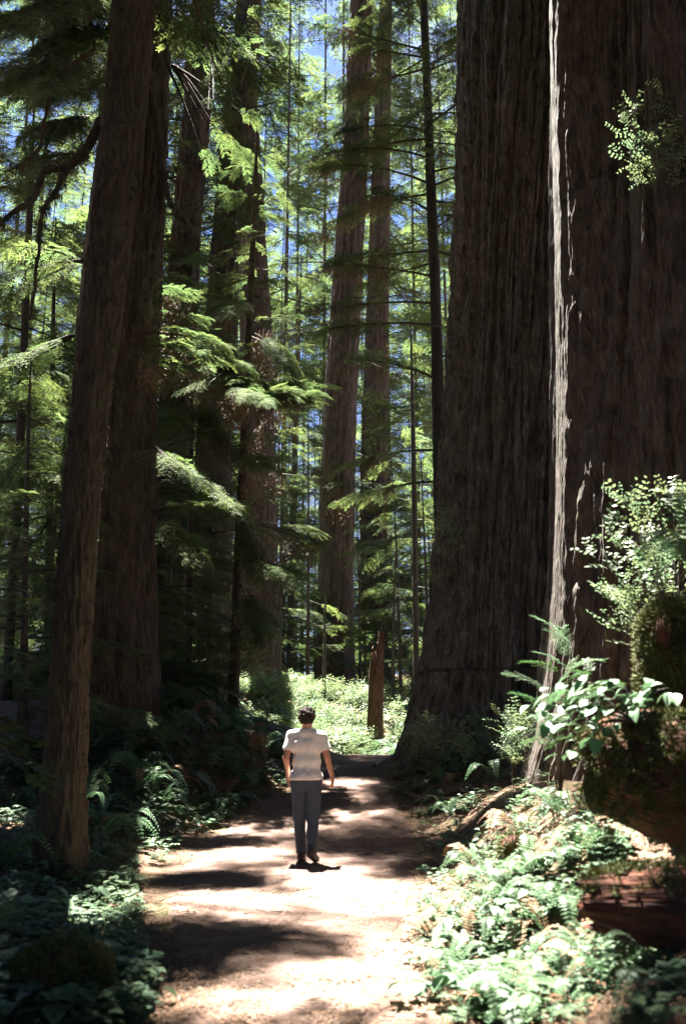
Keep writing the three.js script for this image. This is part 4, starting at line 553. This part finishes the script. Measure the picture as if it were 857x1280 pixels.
// ================================================================ the walker, seen from behind
function netMesh(f, lo, hi, cell) {   // surface nets over a distance field
  const n = [0, 1, 2].map(k => Math.ceil((hi[k] - lo[k]) / cell) + 1), [nx, ny, nz] = n, val = new Float32Array(nx * ny * nz), id = (i, j, k) => i + nx * (j + ny * k);
  for (let k = 0; k < nz; k++) for (let j = 0; j < ny; j++) for (let i = 0; i < nx; i++) val[id(i, j, k)] = f(lo[0] + i * cell, lo[1] + j * cell, lo[2] + k * cell);
  const m = new MB(), at3 = new Int32Array(nx * ny * nz).fill(-1);
  for (let k = 0; k < nz - 1; k++) for (let j = 0; j < ny - 1; j++) for (let i = 0; i < nx - 1; i++) {
    let c = 0, x = 0, y = 0, z = 0; const v = []; for (let q = 0; q < 8; q++) v.push(val[id(i + (q & 1), j + ((q >> 1) & 1), k + (q >> 2))]);
    for (let a = 0; a < 8; a++) for (const b of [1, 2, 4]) if (!(a & b)) { const e = a | b; if ((v[a] < 0) !== (v[e] < 0)) { const t = v[a] / (v[a] - v[e]); c++; x += (a & 1) + (b === 1 ? t : 0); y += ((a >> 1) & 1) + (b === 2 ? t : 0); z += (a >> 2) + (b === 4 ? t : 0); } }
    if (c) { const X = lo[0] + (i + x / c) * cell, Y = lo[1] + (j + y / c) * cell, Z = lo[2] + (k + z / c) * cell; at3[id(i, j, k)] = m.v(X, Y, Z, X + Z, Y); }
  }
  for (let k = 1; k < nz - 1; k++) for (let j = 1; j < ny - 1; j++) for (let i = 1; i < nx - 1; i++) {
    const s = val[id(i, j, k)] < 0;
    if (s !== val[id(i + 1, j, k)] < 0) { const q = [id(i, j, k), id(i, j - 1, k), id(i, j - 1, k - 1), id(i, j, k - 1)].map(a => at3[a]); s ? m.q(q[0], q[3], q[2], q[1]) : m.q(...q); }
    if (s !== val[id(i, j + 1, k)] < 0) { const q = [id(i, j, k), id(i, j, k - 1), id(i - 1, j, k - 1), id(i - 1, j, k)].map(a => at3[a]); s ? m.q(q[0], q[3], q[2], q[1]) : m.q(...q); }
    if (s !== val[id(i, j, k + 1)] < 0) { const q = [id(i, j, k), id(i - 1, j, k), id(i - 1, j - 1, k), id(i, j - 1, k)].map(a => at3[a]); s ? m.q(q[0], q[3], q[2], q[1]) : m.q(...q); }
  }
  return m.geo();
}
{
  const cap = (x, y, z, a, b, ra, rb, fz = 1) => { const dx = b[0] - a[0], dy = b[1] - a[1], dz = b[2] - a[2], px = x - a[0], py = y - a[1], pz = z - a[2], t = clamp((px * dx + py * dy + pz * dz) / (dx * dx + dy * dy + dz * dz)); return Math.hypot(px - dx * t, py - dy * t, (pz - dz * t) * fz) - mix(ra, rb, t); };
  const ell = (x, y, z, c, r) => { const k = Math.hypot((x - c[0]) / r[0], (y - c[1]) / r[1], (z - c[2]) / r[2]); return (k - 1) * Math.min(...r); };
  const smin = (a, b, k) => { const h = clamp(0.5 + 0.5 * (b - a) / k); return mix(b, a, h) - k * h * (1 - h); };
  const SH = { l: [-0.170, 1.378, -0.01], r: [0.184, 1.36, 0.015] }, EL = { l: [-0.228, 1.13, 0.05], r: [0.245, 1.14, 0.02] }, WR = { l: [-0.226, 0.95, -0.06], r: [0.29, 0.93, -0.04] };
  const HIP = { l: [-0.088, 0.87, 0], r: [0.088, 0.87, 0] }, KN = { l: [-0.092, 0.48, -0.05], r: [0.07, 0.47, -0.02] }, AN = { l: [-0.068, 0.09, -0.06], r: [0.09, 0.115, 0.2] };
  const skin = (x, y, z) => {
    let d = ell(x, y, z, [0.008, 1.585, -0.004], [0.074, 0.10, 0.093]); d = smin(d, ell(x, y, z, [0.008, 1.525, -0.04], [0.056, 0.062, 0.062]), 0.03);
    d = smin(d, cap(x, y, z, [0.008, 1.56, -0.095], [0.008, 1.54, -0.112], 0.010, 0.014), 0.012);
    for (const s of [-1, 1]) { d = smin(d, ell(x, y, z, [0.008 + s * 0.076, 1.565, 0.005], [0.012, 0.032, 0.02]), 0.008); d = Math.max(d, -ell(x, y, z, [0.008 + s * 0.03, 1.575, -0.1], [0.016, 0.009, 0.014])); }
    d = smin(d, cap(x, y, z, [0, 1.38, 0.01], [0.006, 1.52, 0], 0.058, 0.052), 0.03);
    d = smin(d, cap(x, y, z, [0, 1.0, 0], [0, 1.30, 0], 0.06, 0.065, 1.2), 0.05);
    for (const k of ['l', 'r']) { d = smin(d, cap(x, y, z, [0, 1.37, 0], SH[k], 0.05, 0.045), 0.03); d = smin(d, cap(x, y, z, SH[k], EL[k], 0.047, 0.038), 0.02); d = smin(d, cap(x, y, z, EL[k], WR[k], 0.039, 0.025), 0.015); d = smin(d, cap(x, y, z, HIP[k], KN[k], 0.06, 0.036), 0.04); d = smin(d, cap(x, y, z, KN[k], AN[k], 0.036, 0.026), 0.02); }
    return d;
  };
  const hand = k => { const w = WR[k], s = k === 'l' ? -1 : 1, out = V(s * 0.08, -1, -0.12).normalize(), fw = V(0, -0.12, -1).normalize(), lat = V(s, 0, 0), P = (a, b, c) => { const q = V(...w).addScaledVector(out, a).addScaledVector(fw, b).addScaledVector(lat, c); return [q.x, q.y, q.z]; };
    const ch = [[0.030, 0.082, 0.055], [0.010, 0.088, 0.064], [-0.010, 0.085, 0.058], [-0.028, 0.078, 0.046]].map(([b, a, L]) => [P(0.045, b * 0.8, 0), P(a, b, 0.002), P(a + L * 0.5, b, -0.012), P(a + L * 0.85, b * 0.9, -0.03)]);
    ch.push([P(0.018, 0.022, -0.004), P(0.045, 0.046, -0.012), P(0.078, 0.05, -0.02)]);
    const f = (x, y, z) => { let d = smin(cap(x, y, z, w, P(0.03, 0, 0), 0.024, 0.026), cap(x, y, z, P(0.04, 0.018, 0), P(0.075, 0.018, 0), 0.019, 0.017), 0.014); d = smin(d, cap(x, y, z, P(0.04, -0.016, 0), P(0.072, -0.016, 0), 0.018, 0.016), 0.014); for (const c of ch) for (let q = 0; q < c.length - 1; q++) d = smin(d, cap(x, y, z, c[q], c[q + 1], 0.0092, 0.0082), 0.006); return d; };
    return netMesh(f, [w[0] - 0.09, w[1] - 0.19, w[2] - 0.12], [w[0] + 0.09, w[1] + 0.035, w[2] + 0.08], 0.0045); };
  const shirt = (x, y, z) => {
    const f = 0.007 * noise(x * 14 + 3, y * 6 + x * 5, z * 8) + 0.006 * noise(x * 9, y * 26 + x * 22, z * 6) * smooth(1.25, 1.0, y);
    let d = cap(x, y, z, [-0.08, 1.27, 0], [0.08, 1.27, 0], 0.112, 0.112, 1.1); d = smin(d, cap(x, y, z, [-0.064, 1.09, 0], [0.07, 1.09, 0], 0.104, 0.104, 1.05), 0.06); d = smin(d, cap(x, y, z, [-0.07, 0.9, 0.008], [0.074, 0.9, 0.008], 0.127, 0.127, 0.98), 0.06); d += 0.009 * Math.pow(1 - Math.abs(noise(x * 7 + y * 5, y * 6 - x * 9, z * 3)), 5) - 0.003;
    for (const k of ['l', 'r']) { const s = k === 'l' ? -1 : 1; d = smin(d, cap(x, y, z, [s * 0.03, 1.405, 0.01], SH[k], 0.066, 0.062), 0.04); const b = [0, 1, 2].map(q => mix(SH[k][q], EL[k][q], 0.72)); let sl = cap(x, y, z, SH[k], b, 0.064, 0.070); const e = EL[k].map((v, q) => v - SH[k][q]), l = Math.hypot(...e), t = ((x - SH[k][0]) * e[0] + (y - SH[k][1]) * e[1] + (z - SH[k][2]) * e[2]) / l; sl = Math.max(sl, t - l * 0.68); d = smin(d, sl, 0.025); }
    d += f; d = Math.max(d, 0.885 + 0.003 * noise(x * 14, 3, z * 14) - y); d = Math.max(d, y - 1.455); return Math.max(d, -cap(x, y, z, [0, 1.45, -0.03], [0.006, 1.56, -0.01], 0.05, 0.07)); };
  const pants = (x, y, z) => { const f = 0.006 * noise(x * 12, y * 9, z * 12) + 0.005 * noise(x * 5, y * 26, z * 5) * smooth(0.6, 0.1, y);
    let d = cap(x, y, z, [-0.06, 0.88, 0.01], [0.06, 0.88, 0.01], 0.105, 0.105, 1.05), L = {}; for (const k of ['l', 'r']) L[k] = smin(cap(x, y, z, HIP[k], KN[k], 0.098, 0.07), cap(x, y, z, KN[k], [AN[k][0], 0.05, AN[k][2]], 0.07, 0.056), 0.03); d = smin(d, smin(L.l, L.r, 0.012), 0.035); return Math.max(d + f, 0.075 - y, y - 0.93); };
  const shoe = k => { const a = AN[k], lift = k === 'r' ? 0.07 : 0, f = (x, y, z) => { let d = cap(x, y, z, [a[0], 0.042 + lift, a[2] + 0.04], [a[0] + (k === 'r' ? 0.02 : -0.02), 0.036, a[2] - 0.17], 0.043, 0.042); d = smin(d, cap(x, y, z, [a[0], 0.05 + lift, a[2] + 0.03], [a[0], 0.12 + lift * 0.5, a[2] + 0.01], 0.043, 0.042), 0.02); return Math.max(d, 0.004 + lift * clamp((z - a[2] + 0.1) / 0.15) - y); }; return netMesh(f, [a[0] - 0.1, -0.02, a[2] - 0.26], [a[0] + 0.1, 0.24, a[2] + 0.13], 0.008); };
  const hair = (x, y, z) => { let d = ell(x, y, z, [0.008, 1.607, 0.012], [0.097, 0.098, 0.108]); d = smin(d, ell(x, y, z, [0.008, 1.55, 0.045], [0.068, 0.06, 0.052]), 0.03); d += 0.022 * noise(x * 26, y * 20, z * 26) + 0.016 * noise(x * 66, y * 50, z * 66); d = Math.max(d, -ell(x, y, z, [0.008, 1.53, -0.12], [0.085, 0.085, 0.10])); return Math.max(d, 1.505 - y); };
  const skinM = stdMat('skin', { color: new THREE.Color().setRGB(0.44, 0.215, 0.135), roughness: 0.6 }), weave = tex(128, 128, (u, v) => { const w = 0.85 + 0.15 * noise(u * 64, v * 64, 1, 64, 64); return [w, w, w]; }, false);
  const shirtM = stdMat('shirt_cotton', { color: new THREE.Color().setRGB(0.70, 0.67, 0.63), roughness: 0.95, bumpMap: weave, bumpScale: 0.002 }), jeans = stdMat('trouser_cloth', { color: new THREE.Color().setRGB(0.045, 0.06, 0.08), roughness: 0.95, bumpMap: weave, bumpScale: 0.002 }), shoeM = stdMat('shoe_leather', { color: new THREE.Color().setRGB(0.035, 0.02, 0.014), roughness: 0.6 }), hairM = stdMat('hair_strands', { color: new THREE.Color().setRGB(0.024, 0.013, 0.009), roughness: 0.85 });
  const p = ground(383, 1079); p.y += 0.012;
  const t = thing('person', 'person in pale t-shirt and dark trousers walking away along the path', 'person', p);
  const body = mergeGeometries([netMesh(skin, [-0.34, 0.02, -0.18], [0.38, 1.71, 0.27], 0.011), hand('l'), hand('r')]);
  t.rotation.set(-0.02, -0.14, 0.012); mesh('body', body, skinM, t);
  mesh('t_shirt', netMesh(shirt, [-0.34, 0.84, -0.18], [0.36, 1.5, 0.18], 0.011), shirtM, t);
  mesh('trousers', netMesh(pants, [-0.26, 0.04, -0.2], [0.26, 1.0, 0.32], 0.011), jeans, t);
  mesh('shoe', shoe('l'), shoeM, t); mesh('shoe', shoe('r'), shoeM, t);
  mesh('hair', netMesh(hair, [-0.13, 1.47, -0.14], [0.15, 1.74, 0.15], 0.007), hairM, t);
}
renderer.render(scene, camera);
